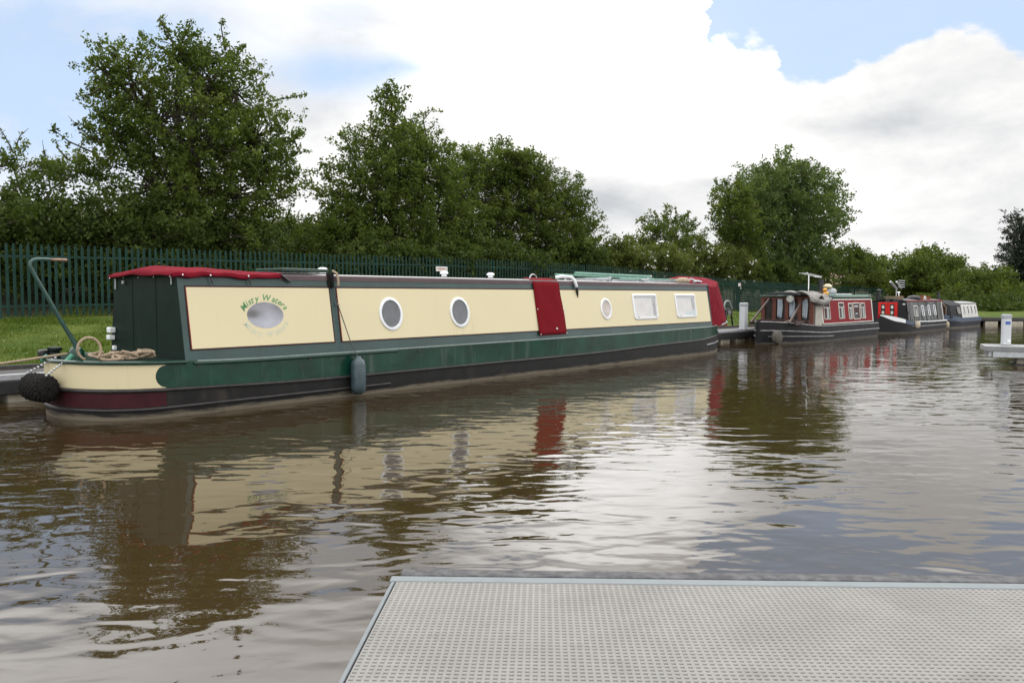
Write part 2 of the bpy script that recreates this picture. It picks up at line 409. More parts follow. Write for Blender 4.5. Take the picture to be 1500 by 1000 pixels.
def grime(m, col, amount, stretch=(9, 9, .8), lo=.52, hi=.72):      # run marks and grime with a shape of their own
    g = NG(m.node_tree); b = m.node_tree.nodes['Principled BSDF']; oc = g.n('ShaderNodeTexCoord').outputs['Object']
    f = g.sstep(g.noise(g.vmap(oc, stretch), 1.0, 5, .62), lo, hi); p = g.sstep(g.noise(oc, .55, 3), .38, .62)
    old = b.inputs['Base Color'].links[0].from_socket
    g.put(b.inputs['Base Color'], g.mix(g.m('MULTIPLY', g.m('MULTIPLY', f, p), amount), old, tuple(col)+(1,)))
    rr = b.inputs['Roughness'].links[0].from_socket
    g.put(b.inputs['Roughness'], g.m('ADD', rr, g.m('MULTIPLY', f, .15)))
grime(M['green_band'], (.07, .10, .085), .55); grime(M['green_side'], (.075, .085, .075), .4); grime(M['cream'], (.36, .30, .17), .30, (7, 7, .5), .58, .8)
grime(M['hull_black'], (.055, .048, .038), .5, (5, 5, 2.5)); grime(M['hull_black_b'], (.06, .055, .05), .5, (5, 5, 2)); grime(M['white'], (.45, .45, .42), .35)
grime(M['rear_green'], (.012, .026, .020), .5); grime(M['deck_grating'], (.12, .105, .085), .35, (5, 5, 5), .55, .75); grime(M['red_paint'], (.09, .01, .012), .4)
grime(M['canvas_red'], (.075, .008, .014), .55, (5, 5, 3), .45, .7); grime(M['carpet_red'], (.085, .008, .012), .5, (6, 6, 1.2), .45, .7)
def grass_mat():
    m = mat('short grass', (.045, .078, .009), .95, 0, .2, 1.1, col2=(.080, .105, .018), spec=.1, bump=.02, bscale=30)
    return m
M['grass'] = grass_mat()
M['blade'] = leaf_mat('grass blades', (.040, .070, .008), (.068, .105, .012), (.110, .135, .024), .25)
M['bank_soil'] = mat('scrubby bank', (.045, .050, .020), .95, 0, .4, .9, col2=(.085, .080, .035), bump=.05, bscale=8)
M['mud'] = mat('canal bed', (.05, .035, .02), .95)

# ------------------------------------------------------------------ setting: water, land, quay
def gz(s):                                               # ground height of the lawn along the fence
    k = [(-200, .85), (2, .88), (10, .96), (18, 1.03), (26, .97), (32, .76), (37, .54), (48, .36), (60, .22), (75, .15), (400, .15)]
    for (a, za), (b, zb) in zip(k, k[1:]):
        if s <= b: return lerp(za, zb, max(0, (s-a)/(b-a)))
    return .15
FT = 9.5
def land_z(s, t):
    g = gz(s)
    if t <= 1.5: return .36
    if t <= FT: return lerp(.36, g, sm(1.5, FT, t))
    e = sm(FT+1.5, FT+10, t)
    rise = lerp(3.6, 2.6, sm(20, 70, s))
    return g + rise*e
w = MB(); w.add([(-260, -160, 0), (420, -160, 0), (420, 300, 0), (-260, 300, 0)], [(0, 1, 2, 3)])
setting(w.build('water', M['water']))
w = MB(); w.add([(-3000, -3000, -1.6), (3000, -3000, -1.6), (3000, 3000, -1.6), (-3000, 3000, -1.6)], [(0, 1, 2, 3)])
setting(w.build('ground', M['mud']))
END_S = 43.0
ss = [-200, -120, -60, -30, -20] + [x*1.0 for x in range(-16, 100, 2)] + [110, 140, 200, 320]
tt = [1.12, 1.5, 2.2, 3, 4, 5, 6, 7, 8, 9, FT, FT+.5, 11, 12, 13.5, 15, 17, 19, 24, 40, 90, 260, 900]
g_ = MB(); g_.grid(lambda a, b: (0, 0, 0), len(ss)-1, len(tt)-1)
rnd = random.Random(3)
g_.v = [tuple(Q(s, t, land_z(s, t)+(rnd.uniform(-.03, .03) if 1.5 < t < 60 else 0))) for s in ss for t in tt]
me_land = g_.build('lawn', [M['grass'], M['bank_soil']])
for i, p in enumerate(me_land.data.polygons):
    p.use_smooth = True
    if (i % (len(tt)-1)) >= tt.index(FT+.5): p.material_index = 1
setting(me_land)
# far bank across the end of the basin
bx0 = Q(END_S, 1.1); fb = MB()
A = Vector((bx0.x-1.5, 40.2, 0)); B = Vector((260, 44, 0))
fb.grid(lambda a, b: tuple(Vector((lerp(A.x, B.x, a), lerp(A.y, B.y, a)+b*b*160, .36+.9*sm(.0, .45, b)))), 30, 14)
setting(fb.build('far_bank', M['grass'], smooth=True))
fq = MB(); fq.box(((A.x+B.x)/2, (A.y+B.y)/2-.05, .28), ((B-A).length, .16, .16), math.atan2(B.y-A.y, B.x-A.x))
setting(fq.build('far_bank_edging', M['asphalt'], bevel=.01))
fq = MB()
for i in range(70):
    p = A.lerp(B, (i*1.25+.4)/(B-A).length); fq.box((p.x, p.y-.02, .02), (.62, .2, .30), .02)
setting(fq.build('far_bank_float', M['float'], bevel=.02))
# quay walkway
S0, S1 = -30, END_S
def qbox(s0, s1, t0, t1, z0, z1, name, m, bevel=.008):
    b = MB(); c = Q((s0+s1)/2, (t0+t1)/2, (z0+z1)/2); b.box(c, (s1-s0, t1-t0, z1-z0), math.pi/2-QH)
    return setting(b.build(name, m, bevel=bevel))
qbox(S0, S1, .09, 1.02, .26, .366, 'path', M['asphalt'])
qbox(S0, S1, 0.0, .085, .30, .385, 'quay_edging', M['quay_edge'], .012)
qbox(S0, S1, -.03, .06, .12, .297, 'quay_fender_strip', M['rubber'], .01)
qbox(S0, S1, 1.022, 1.09, .22, .43, 'quay_back_kerb', M['asphalt'], .01)
fl = MB(); s = -1.9
while s < END_S-1:
    c = Q(s+.5, .5, -.07); fl.box(c, (.98 if s < 4 else .55, .9, .36), math.pi/2-QH); s += 1.9 if s < 4 else .95
for k in range(8): fl.box(Q(-3.3-k*1.9, .5, -.07), (1.0, .9, .36), math.pi/2-QH)
setting(fl.build('quay_float', M['float'], bevel=.03))

# grass blades over the lawn (stuff)
def blades():
    rg = np.random.default_rng(5)
    parts = []
    for n, s0, s1, t0, t1, hh in ((52000, -4, 9, 1.12, 9.6, .045), (9000, 18, 34, 1.12, 6, .06), (6000, -4, 40, 9.2, 10.6, .16)):
        s_ = rg.uniform(s0, s1, n); t_ = rg.uniform(t0, t1, n)
        q = np.array([tuple(Q(a, b, land_z(a, b)-.01)) for a, b in zip(s_, t_)])
        h = hh*rg.uniform(.5, 1.5, n)*(1+.5*np.sin(s_*2.1+np.sin(t_*1.7)*2)); an = rg.uniform(0, 6.28, n); wd = .005+.006*rg.random(n)
        dx = np.stack([np.cos(an)*wd, np.sin(an)*wd, 0*an], 1); ln = np.stack([rg.normal(0, .4, n)*h, rg.normal(0, .4, n)*h, h], 1)
        parts.append(np.stack([q-dx, q+dx, q+dx*.3+ln, q-dx*.3+ln], 1).reshape(-1, 3))
    V = np.concatenate(parts); Fq = np.arange(len(V)).reshape(-1, 4)
    o = link('grass', np_mesh('grass', V, Fq), M['blade']); setting(o, 'stuff')
    n = 230; s_ = rg.uniform(-3, 8, n); t_ = rg.uniform(1.3, 9, n); V = []
    for a, b in zip(s_, t_):
        p = Q(a, b, land_z(a, b)+.05); r = .014
        for k in range(4): V.append(tuple(p+Vector((math.cos(k*1.57)*r, math.sin(k*1.57)*r, .006*(k % 2)))))
    o = link('daisies', np_mesh('daisies', V, np.arange(len(V)).reshape(-1, 4)), M['petal']); setting(o, 'stuff')
blades()

# ------------------------------------------------------------------ boats
class Hull:
    """plan outline of a narrowboat, stern at x=xs, bow tip at x=xb"""
    def __init__(s, xs, xb, b, ls, lb, pb=2.0):
        s.xs, s.xb, s.b, s.ls, s.lb, s.pb = xs, xb, b, ls, lb, pb
        a = [xs+ls*(1-math.cos(k/14*math.pi/2)) for k in range(15)]
        m = [lerp(xs+ls, xb-lb, k/24) for k in range(1, 24)]
        e = [xb-lb*(math.cos(k/20*math.pi/2)) for k in range(21)]
        s.st = a+m+e
    def hb(s, x):
        if x < s.xs+s.ls:
            q = (s.xs+s.ls-x)/s.ls; return max(.015, s.b*max(0, 1-q**2.6)**.5)
        if x > s.xb-s.lb:
            q = (x-(s.xb-s.lb))/s.lb; return max(.03, s.b*max(0, 1-q**s.pb))
        return s.b
    def shell(s, levels):
        """levels: list of (z(x), width factor(x)) from keel up"""
        rings = []
        for x in s.st:
            h = s.hb(x); r = [(x, -h*wf(x), z(x)) for z, wf in levels]; rings.append(r+[(x, h*wf(x), z(x)) for z, wf in reversed(levels)])
        return MB().loft(rings, True)
    def path(s, side, x0, x1, n=60, off=0.0):
        """points along one side between x0 and x1, pushed out by off"""
        xs = [x for x in s.st if x0 < x < x1]; xs = [x0]+xs+[x1]; P = []
        for x in xs: P.append(Vector((x, side*s.hb(x), 0)))
        return s.push(P, off, side)
    def stern_wrap(s, x1, off=0.0):
        xs = sorted([x for x in s.st if x < x1]); xs = xs+[x1]
        P = [Vector((x, s.hb(x), 0)) for x in reversed(xs)]+[Vector((x, -s.hb(x), 0)) for x in xs[0:]]
        return s.push(P, off, 0)
    def push(s, P, off, side):
        out = []
        for i, p in enumerate(P):
            t = P[min(i+1, len(P)-1)]-P[max(i-1, 0)]; t.z = 0
            n = Vector((t.y, -t.x, 0))
            if n.length < 1e-9: n = Vector((0, 1, 0))
            n.normalize()
            if side == 1: n = -n
            if side == 0: n = -n if n.dot(p-Vector((s.xs+1.2, 0, 0))) < 0 else n
            out.append(p+n*off)
        return out
def band(P, z0, z1, nz=3, thick=0.0):
    mb = MB(); n = len(P)
    mb.add([(p.x, p.y, lerp(z0(p.x), z1(p.x), j/nz)) for p in P for j in range(nz+1)],
           [(i*(nz+1)+j, (i+1)*(nz+1)+j, (i+1)*(nz+1)+j+1, i*(nz+1)+j+1) for i in range(n-1) for j in range(nz)])
    return mb
def rail(P, z, r, n=8): return MB().tube([(p.x, p.y, z(p.x)) for p in P], r, n)
class Cabin:
    def __init__(s, x0, x1, yb, yt, zg, zr, camber): s.x0, s.x1, s.yb, s.yt, s.zg, s.zr, s.cam = x0, x1, yb, yt, zg, zr, camber
    def y(s, z): return lerp(s.yb, s.yt, (z-s.zg)/(s.zr-s.zg))
    def pt(s, x, z, off=0.0, side=-1): return Vector((x, side*(s.y(z)+off), z))
    def shell(s):
        def sec(x): return [(x, -s.yb, s.zg-.05), (x, -s.yt, s.zr-.004)]+[(x, s.yt*k/5, s.zr-.006+(s.cam-.004)*(1-(k/5)**2)) for k in range(-4, 5)]+[(x, s.yt, s.zr-.004), (x, s.yb, s.zg-.05)]
        return MB().loft([sec(s.x0), sec(s.x1)])
    def roof(s, over=.012, x0=None, x1=None, lift=0.0):
        def f(u, v):
            k = -1+2*v; y = (s.yt+over)*k
            return (lerp(s.x0-.01 if x0 is None else x0, s.x1+.01 if x1 is None else x1, u), y, s.zr+lift+.004+s.cam*(1-k*k))
        return MB().grid(f, 16, 14)
    def poly(s, pts, off, side=-1, mb=None):
        """flat plate on the cabin side from (x,z) outline, proud by off"""
        mb = mb or MB(); n = len(pts); a = [s.pt(x, z, off, side) for x, z in pts]; b = [s.pt(x, z, -.002, side) for x, z in pts]
        fr = tuple(range(n)) if side < 0 else tuple(reversed(range(n)))
        mb.add(a+b, [fr]+[(i, n+i, n+(i+1) % n, (i+1) % n) if side > 0 else ((i+1) % n, n+(i+1) % n, n+i, i) for i in range(n)]); return mb
    def ring(s, outer, inner, off, side=-1, back=-.01):
        mb = MB(); n = len(outer)
        rows = [[s.pt(x, z, back, side) for x, z in outer], [s.pt(x, z, off*.75, side) for x, z in outer],
                [s.pt(lerp(x, a, .25), lerp(z, b, .25), off, side) for (x, z), (a, b) in zip(outer, inner)],
                [s.pt(lerp(x, a, .8), lerp(z, b, .8), off, side) for (x, z), (a, b) in zip(outer, inner)], [s.pt(x, z, back, side) for x, z in inner]]
        return mb.loft(rows, caps=False)
def rrect(x0, x1, z0, z1, r_top, r_bot, slant=0.0, n=5):
    pts = []
    for cx, cz, r, a0 in ((x1, z1, r_top, 0), (x0, z1, r_top, 90), (x0, z0, r_bot, 180), (x1, z0, r_bot, 270)):
        sx = -1 if cx == x1 else 1; sz = -1 if cz == z1 else 1
        for k in range(n+1):
            a = math.radians(a0+90*k/n); pts.append((cx+sx*r+r*math.cos(a), cz+sz*r+r*math.sin(a)))
    return pts

# ---- the green and cream boat in front -----------------------------------
def boat_one():
    YC = .98
    V2 = Vector((-math.cos(TH), math.sin(TH), 0))
    root = thing('narrowboat', 'long green and cream narrowboat with burgundy canvas covers and three oval portholes', 'boat', BO+V2*YC, math.pi/2-TH)
    H = Hull(-1.12, 16.1, 1.08, .95, 2.9, 2.1)
    def zg(x): return .625+.045*sm(1, -1.1, x)+.03*sm(9, 14, x)+.10*sm(14.2, 16.1, x)
    def zs(x): return .285+.06*sm(2, -1.1, x)+.06*sm(8, 12.5, x)+.14*sm(12.5, 16.1, x)
    one = lambda x: 1.0
    H.shell([(lambda x: -.45, lambda x: .9), (lambda x: -.05, one), (zs, one), (zg, one)]).build('hull', M['hull_black'], root, smooth=True)
    for sd_ in (-1, 1):
        band(H.path(sd_, -.75, 15.9, off=.004), lambda x: zs(x)+.02, lambda x: zg(x)-.004, 3).build('hull_band', M['green_band'], root, smooth=True)
        P = H.path(sd_, -.9, 16.02, off=.012)
        rail(P, zs, .020).build('rubbing_strake', M['strake'], root, smooth=True)
        rail(H.path(sd_, .1, 16.0, off=0.0), lambda x: zg(x)+.006, .014).build('gunwale_edge', M['gun_edge'], root, smooth=True)
        rail(H.path(sd_, .05, 3.35, off=.006), lambda x: zg(x)-.018, .022).build('guard_rail', M['green_paint'], root, smooth=True)
        rail(H.path(sd_, -.9, 3.2, off=.014), lambda x: .122, .018).build('lower_strake', M['strake'], root, smooth=True)
        rail(H.path(sd_, 13.6, 14.9, off=.010), lambda x: .225+.03*(x-13.6)/1.3, .017).build('bow_strake', M['strake_pale'], root, smooth=True)
    W_ = H.stern_wrap(-.05, .004)
    rail(H.stern_wrap(-.05, .014), lambda x: zg(x)+.0, .024).build('stern_rail', M['green_paint'], root, smooth=True)
    rail(H.stern_wrap(-.6, .012), zs, .020).build('stern_strake', M['strake'], root, smooth=True)
    rail(H.stern_wrap(-.6, .014), lambda x: .122, .018).build('stern_lower_strake', M['strake'], root, smooth=True)
    # cream stern panel with hollow ends: cut rows at different lengths
    def wrap_panel(z0, z1, xend, off, nz, name, m):
        rows = []
        for j in range(nz+1):
            f = j/nz; P = H.stern_wrap(xend(f), off); N = 70; L = [0]
            for a, b in zip(P, P[1:]): L.append(L[-1]+(b-a).length)
            row = []
            for k in range(N+1):
                d = L[-1]*k/N; i = 0
                while i < len(L)-2 and L[i+1] < d: i += 1
                t = (d-L[i])/max(1e-6, L[i+1]-L[i]); p = P[i].lerp(P[i+1], min(1, t)); row.append((p.x, p.y, lerp(z0(p.x), z1(p.x), f)))
            rows.append(row)
        MB().loft(rows, False, False).build(name, m, root, smooth=True)
    wrap_panel(lambda x: zs(x)+.024, lambda x: zg(x)-.026, lambda f: -.29-.13*max(0, 1-(2*f-1)**2)**.5, .008, 16, 'stern_panel', M['cream'])
    wrap_panel(lambda x: .145, lambda x: zs(x)-.026, lambda f: -.30, .008, 3, 'stern_maroon_band', M['maroon'])
    # gunwale decks
    H.shell([(lambda x: zg(x)-.05, one), (lambda x: zg(x)+.008, lambda x: .985)]).build('side_deck', M['green_paint'], root)
    # cabin
    K = Cabin(0, 14.12, .98, .81, .654, 1.712, .045)
    K.shell().build('cabin_wall', M['green_side'], root)
    b = MB(); b.add([(-.006, -.978, .655), (-.006, .978, .655), (-.006, .808, 1.705), (-.006, -.808, 1.705), (0.002, -.978, .655), (.002, .978, .655), (.002, .808, 1.705), (.002, -.808, 1.705)],
                    [(1, 0, 3, 2), (0, 1, 5, 4), (1, 2, 6, 5), (2, 3, 7, 6), (3, 0, 4, 7)]); b.build('rear_bulkhead', M['rear_green'], root)
    for yy in (-.30, .32): MB().box((-.007, yy, 1.19), (.006, .012, .98)).build('door_seam', M['rear_green'], root)
    K.roof().build('roof', M['white_roof'], root, smooth=True, thick=.004)
    for sd_ in (-1, 1):
        hr = MB()
        hr.loft([[K.pt(x, 1.652, .006, sd_), K.pt(x, 1.712, .016, sd_), K.pt(x, 1.730, .008, sd_), K.pt(x, 1.730, -.03, sd_), K.pt(x, 1.652, -.01, sd_)] for x in (1.45, 5, 9, 14.06)])
        hr.build('handrail', M['plum'], root)
        for x0, x1 in ((.105, 2.265), (2.415, 14.04)):
            fr = K.poly([(x0-.022, .773), (x1+.022, .773), (x1+.022, 1.568), (x0-.022, 1.568)], .003, sd_).build('panel_border', M['maroon'], root)
            K.poly([(x0-.007, .79), (x0, .79), (x0, 1.548), (x0-.007, 1.548)], .0055, sd_).build('coach_line', M['orange_line'], fr)
            K.poly([(x0, .79), (x1, .79), (x1, 1.548), (x0, 1.548)], .006, sd_).build('side_panel', M['cream'], root)
        # portholes
        for cx, m in ((3.39, M['mesh_grey']), (4.92, M['mesh_grey']), (9.35, M['curtain_pink'])):
            k = .88 if cx > 9 else 1.0
            a, bb = .235*k, .252*k
            fr = K.ring(ell(cx, 1.165, a, bb), ell(cx, 1.165, a-.05, bb-.052), .026, sd_).build('porthole', M['white'], root, smooth=True)
            K.poly(ell(cx, 1.165, a-.045, bb-.047), .009, sd_).build('pane', m, fr)
            d = MB()
            for dz in (-.225*k, .225*k):
                p = K.pt(cx, 1.165+dz, .027, sd_); d.lathe([(.007, 0), (.006, .004)], p, 8, 'y')
            d.build('screw', M['steel'], fr, each=True)
        for x0, x1 in ((10.42, 11.46), (12.32, 13.33)):
            o = rrect(x0, x1, .915, 1.475, .03, .09); i = rrect(x0+.055, x1-.055, .968, 1.425, .012, .05)
            fr = K.ring(o, i, .030, sd_).build('window', M['white'], root, smooth=True)
            K.poly(i, .008, sd_).build('pane', M['curtain'], fr)
            K.poly([(x1-.20, .985), (x1-.075, .985), (x1-.075, 1.41), (x1-.20, 1.41)], .0095, sd_).build('curtain', mat('grey net curtain', (.36, .36, .37), .6), fr)
            K.poly([(x0+.06, 1.385), (x1-.06, 1.385), (x1-.06, 1.42), (x0+.06, 1.42)], .011, sd_).build('drip_rail', M['steel'], fr)
            h = MB()
            for hx in (x0+.17, x1-.10): h.box(K.pt(hx, .965, .024, sd_), (.045, .02, .02))
            h.build('catch', M['steel'], fr, each=True)
    bx = MB()
    for k, (dx, dz, w_, h_) in enumerate(((.0, 0, .10, .05), (.16, 0, .12, .045), (.34, .02, .09, .07))): bx.poly if False else K.poly(ell(12.85+dx, 1.02+dz, w_/2, h_, 14), .0105, -1, bx)
    bx.build('ornament', mat('pale blue ornament', (.42, .52, .55), .4), root)
    # name: arc of lettering, grey misty oval, pale mirrored lettering
    cx, cz = 1.185, 1.185
    def misty():
        m = mat('misty oval picture', (.3, .3, .32), .3, 0, 0, 3); g = NG(m.node_tree); b = m.node_tree.nodes['Principled BSDF']
        oc = g.n('ShaderNodeTexCoord').outputs['Object']
        sp = g.n('ShaderNodeSeparateXYZ'); g.put(sp.inputs[0], oc)
        dx = g.m('MULTIPLY', g.m('SUBTRACT', sp.outputs[0], .99), 9.0); dz = g.m('MULTIPLY', g.m('SUBTRACT', sp.outputs[2], 1.20), 17.0)
        spot = g.m('EXPONENT', g.m('MULTIPLY', g.m('ADD', g.m('MULTIPLY', dx, dx), g.m('MULTIPLY', dz, dz)), -1.0))
        low = g.sstep(sp.outputs[2], 1.30, 1.05); n = g.noise(oc, 5.0, 3, .5)
        t = g.m('SUBTRACT', g.m('ADD', g.m('ADD', .35, g.m('MULTIPLY', low, .45)), g.m('MULTIPLY', g.m('SUBTRACT', n, .5), .8)), g.m('MULTIPLY', spot, .7), clamp=True)
        c = g.mix(t, (.11, .11, .11, 1), (.42, .43, .49, 1)); g.put(b.inputs['Base Color'], c); return m
    K.poly(ell(cx, cz, .278, .172, 48), .0075).build('name_oval', misty(), root)
    def arc_text(flip, m, name, a, b_, size, t0, t1):
        txt = 'Misty Waters'; wd = []
        for ch in txt:
            if ch == ' ': wd.append(.42*size)
            else:
                g0 = glyphs(ch, size, .25, .010*size/.1*.1); wd.append(g0[3]-g0[2]+.10*size)
        tot = sum(wd); pos = 0; mb = MB(); first = MB()
        for ch, w_ in zip(txt, wd):
            f = (pos+w_/2)/tot; pos += w_
            if ch == ' ': continue
            ang = lerp(t0, t1, f); px, pz = cx+a*math.cos(ang), cz+b_*math.sin(ang)*(-1 if flip else 1)
            tx, tz = -a*math.sin(ang), b_*math.cos(ang)*(-1 if flip else 1)
            if tx < 0 or (tx == 0): tx, tz = -tx, -tz
            l = math.hypot(tx, tz); tx, tz = tx/l, tz/l; nx, nz = -tz, tx
            vs, fs, x0, x1 = glyphs(ch, size, .25, .010*size/.1*.1)
            o = [K.pt(px+(v[0]-(x0+x1)/2)*tx+v[1]*nx, pz+(v[0]-(x0+x1)/2)*tz+v[1]*nz, .0085) for v in vs]
            (first if f < .48 else mb).add(o, fs)
        mb.build(name, m, root); first.build(name, m, root)
    arc_text(False, M['letter_green'], 'name_lettering', .315, .190, .120, math.radians(162), math.radians(18))
    arc_text(True, M['letter_pale'], 'pale_lettering', .375, .285, .112, math.radians(158), math.radians(22))
    # red side cloth over the hatch
    c = MB(); n = 14
    rows = []
    for z in [.70+.98*k/n for k in range(n+1)]:
        f = (z-.7)/.98; x0 = lerp(6.99, 6.98, f); x1 = lerp(7.86, 7.78, f)
        rows.append([K.pt(lerp(x0, x1, j/8), z, .022+.006*math.sin(j*1.3+z*9)) for j in range(9)])
    rows.append([Vector((lerp(6.98, 7.78, j/8), -.80, 1.735)) for j in range(9)]); rows.append([Vector((lerp(6.98, 7.78, j/8), -.60, 1.775)) for j in range(9)])
    hc = MB().loft(rows, False, False).build('hatch_cover', M['carpet_red'], root, smooth=True, thick=.012)
    st = MB()
    for x, z in ((7.01, .72), (7.83, .72), (7.005, 1.19), (7.81, 1.19)): st.lathe([(.012, -.004), (.010, .0)], K.pt(x, z, .036), 8, 'y')
    st.build('stud', M['white'], hc, each=True)
    e = MB(); K.poly([(7.51, .80), (7.55, .795), (7.57, .812), (7.54, .835), (7.51, .828)], .0365, -1, e); e.build('emblem', M['cream_trim'], hc)
    MB().tube([(7.05, -.70, 1.76)]+[(7.16+.10*math.cos(a), -.70, 1.77+.07*math.sin(a)) for a in [math.pi*(1-k/10) for k in range(11)]], .012, 8).build('grab_ring', M['steel'], root, smooth=True)
    # burgundy cover draped over the rear hatch
    def cov(u, v):
        x = lerp(-.045, 1.50, u); k = -1+2*v; sk = max(0, abs(k)-.9)/.1
        y = math.copysign(min(abs(k), .9)/.9*.845, k)
        if sk > 0: y = math.copysign(.845+.012*sk, k)
        mid = 1-(min(abs(k), .9)/.9)**5; arch = 1-(min(abs(k), .9)/.9)**2
        ridge = math.exp(-((x-.16)/.15)**2)*.050+math.exp(-((x-.66)/.20)**2)*.034+.012*sm(0, .3, x)*sm(1.5, 1.2, x)
        z = 1.728+.030*arch+ridge*(.10+.90*mid)+.007*math.sin(x*17+y*5)+.006*math.sin(y*9+x*6)+.006*abs(math.sin(x*8.5-y*2.2))**.5*math.cos(x*3+y*7)-sk*(.055+.008*math.sin(x*9))
        if u == 0: z -= .058 if sk == 0 else .02
        return (x-.03*(u == 0), y, z)
    cv = MB().grid(cov, 40, 44).build('rear_canvas_cover', M['canvas_red'], root, smooth=True, thick=.008)
    s_ = MB()
    for x in (.42, .96): s_.tube([(x, -.862, 1.70), (x+.01, -.862, 1.66), (x+.03, -.868, 1.585)], .008, 6)
    s_.tube([(1.47, -.85, 1.72), (1.53, -.852, 1.68), (1.62, -.852, 1.625)], [.022, .02, .012], 6)
    s_.build('strap', M['black'], cv, each=True)
    d = MB()
    for y in (-.82, -.42, -.02, .38, .78): d.lathe([(.011, -.006), (.011, 0)], (-.088, y, 1.672), 8, 'x')
    for x in (.05, .42, .96): d.lathe([(.010, -.004), (.010, 0)], (x, -.869, 1.70), 8, 'y')
    d.build('stud', M['chrome'], cv, each=True)
    d = MB(); d.box((-.03, .52, 1.62), (.02, .05, .04)); d.tube([(-.02, -.72, 1.68), (-.02, -.72, 1.58)], .008, 6); d.tube([(-.02, .76, 1.67), (-.02, .77, 1.53)], .01, 6)
    d.build('latch', M['steel'], root, each=True)
    d = MB(); d.box((-.05, .86, .98), (.08, .11, .075)); d.box((-.05, .88, .88), (.08, .10, .065)); d.box((-.03, .82, .74), (.05, .06, .06))
    d.build('socket_box', M['white'], root, bevel=.012, each=True)
    # hatch slide, vents, belt
    MB().box((1.92, -.48, 1.795), (.80, .62, .05)).build('hatch_slide', M['green_paint'], root, bevel=.012)
    for x, m in ((2.62, 0), (5.22, 0), (6.45, 0)):
        v = MB(); v.lathe([(.05, 0), (.042, .03), (.04, .040), (.072, .042), (.075, .055), (.064, .078), (.035, .090), (.0, .093)], (x, -.25, 1.775), 20).build('mushroom_vent', M['chrome'] if m else M['white'], root, smooth=True)
    # bow cover
    def sec(x, yb, zb, yt, zt, za):
        return [Vector((x, -yb, zb)), Vector((x, -lerp(yb, yt, .5)-.02, lerp(zb, zt, .5))), Vector((x, -yt, zt)), Vector((x, -yt*.5, lerp(zt, za, .62))), Vector((x, 0, za)),
                Vector((x, yt*.5, lerp(zt, za, .62))), Vector((x, yt, zt)), Vector((x, lerp(yb, yt, .5)+.02, lerp(zb, zt, .5))), Vector((x, yb, zb))]
    rings = [sec(13.55, .80, 1.72, .66, 1.745, 1.80), sec(13.95, .82, 1.70, .60, 1.78, 1.905), sec(14.13, .90, .72, .80, 1.70, 1.94), sec(14.5, .86, .66, .72, 1.66, 1.94), sec(15.0, .83, .64, .62, 1.66, 1.935), sec(15.5, .72, .64, .42, 1.80, 1.925), sec(15.56, .66, .66, .36, 1.78, 1.89)]
    cc = MB().loft(rings[2:], True).build('bow_canvas_cover', M['canvas_red'], root, smooth=True)
    MB().loft(rings[:2]+[sec(14.16, .80, 1.72, .60, 1.80, 1.942)], True).build('canvas_hood', M['canvas_red'], cc, smooth=True)
    s_ = MB(); s_.tube([(14.13, -.905, .70), (14.13, -.90, 1.0), (14.13, -.82, 1.66), (14.11, -.84, 1.69)], .022, 6); s_.build('zip_edge', M['black'], cc)
    b = MB(); b.box((15.55, 0, .70), (.12, .5, .10)); b.tube([(15.5, -.42, .66), (15.62, -.36, .80), (15.72, -.2, .80)], .02, 6); b.build('bow_fairlead', M['green_paint'], root, bevel=.01)
    MB().tube([(14.72, -.93, zg(14.7)+.01), (15.2, -.86, zg(15.2)+.03), (15.75, -.5, zg(15.75)+.05), (16.08, 0, zg(16.1)+.05)], .016, 6).build('bow_rail', mat('pale green bow rail', (.22, .34, .31), .3), root, smooth=True)
    # tiller (swan neck and bar)
    MB().tube([(-.86, 0, .66), (-.87, 0, .86), (-.98, 0, 1.06), (-1.29, 0, 1.66), (-1.335, 0, 1.76), (-1.343, 0, 1.80), (-1.335, 0, 1.835), (-1.31, 0, 1.855), (-1.27, 0, 1.866), (-1.20, 0, 1.868), (-1.12, 0, 1.866)], [.032, .030, .025, .022, .021, .021, .021, .021, .021, .020, .020], 12).build('tiller', M['tiller_green'], root, smooth=True)
    MB().tube([(-1.12, 0, 1.866), (-1.05, 0, 1.866), (-.94, 0, 1.864)], [.016, .019, .021], 12).build('tiller_bar', M['brass'], root, smooth=True)
    b = MB(); b.lathe([(.09, 0), (.09, .1), (.07, .14), (.05, .16), (.0, .165)], (-.86, .0, .66), 16); b.build('rudder_head', M['green_paint'], root, smooth=True)
    for yy in (.30, .42):
        b = MB(); b.lathe([(.06, 0), (.05, .03), (.04, .10), (.07, .12), (.07, .15), (0, .16)], (-1.02+.15*yy, yy, .66), 14); b.build('mooring_dolly', M['rear_green'], root, smooth=True)
    b = MB(); b.box((-1.0, .55, .73), (.16, .14, .10)); b.build('fuel_cap_box', M['black'], root, bevel=.03)
    # name-side details on the hull
    d = MB()
    for x in (.12, 1.75, 3.80, 8.6, 12.9): d.box((x, -1.087, zg(x)-.045), (.055, .012, .028))
    d.lathe([(.02, -.006), (.02, 0)], (1.60, -1.084, .47), 10, 'y'); d.build('drain', M['black'], root, each=True)
    return root, K, H, zg
def bloc(p): return BO + Vector((-math.cos(TH), math.sin(TH), 0))*.98 + Matrix.Rotation(math.pi/2-TH, 3, 'Z') @ Vector(p)
BRZ = math.pi/2-TH
b1, K1, H1, zg1 = boat_one()

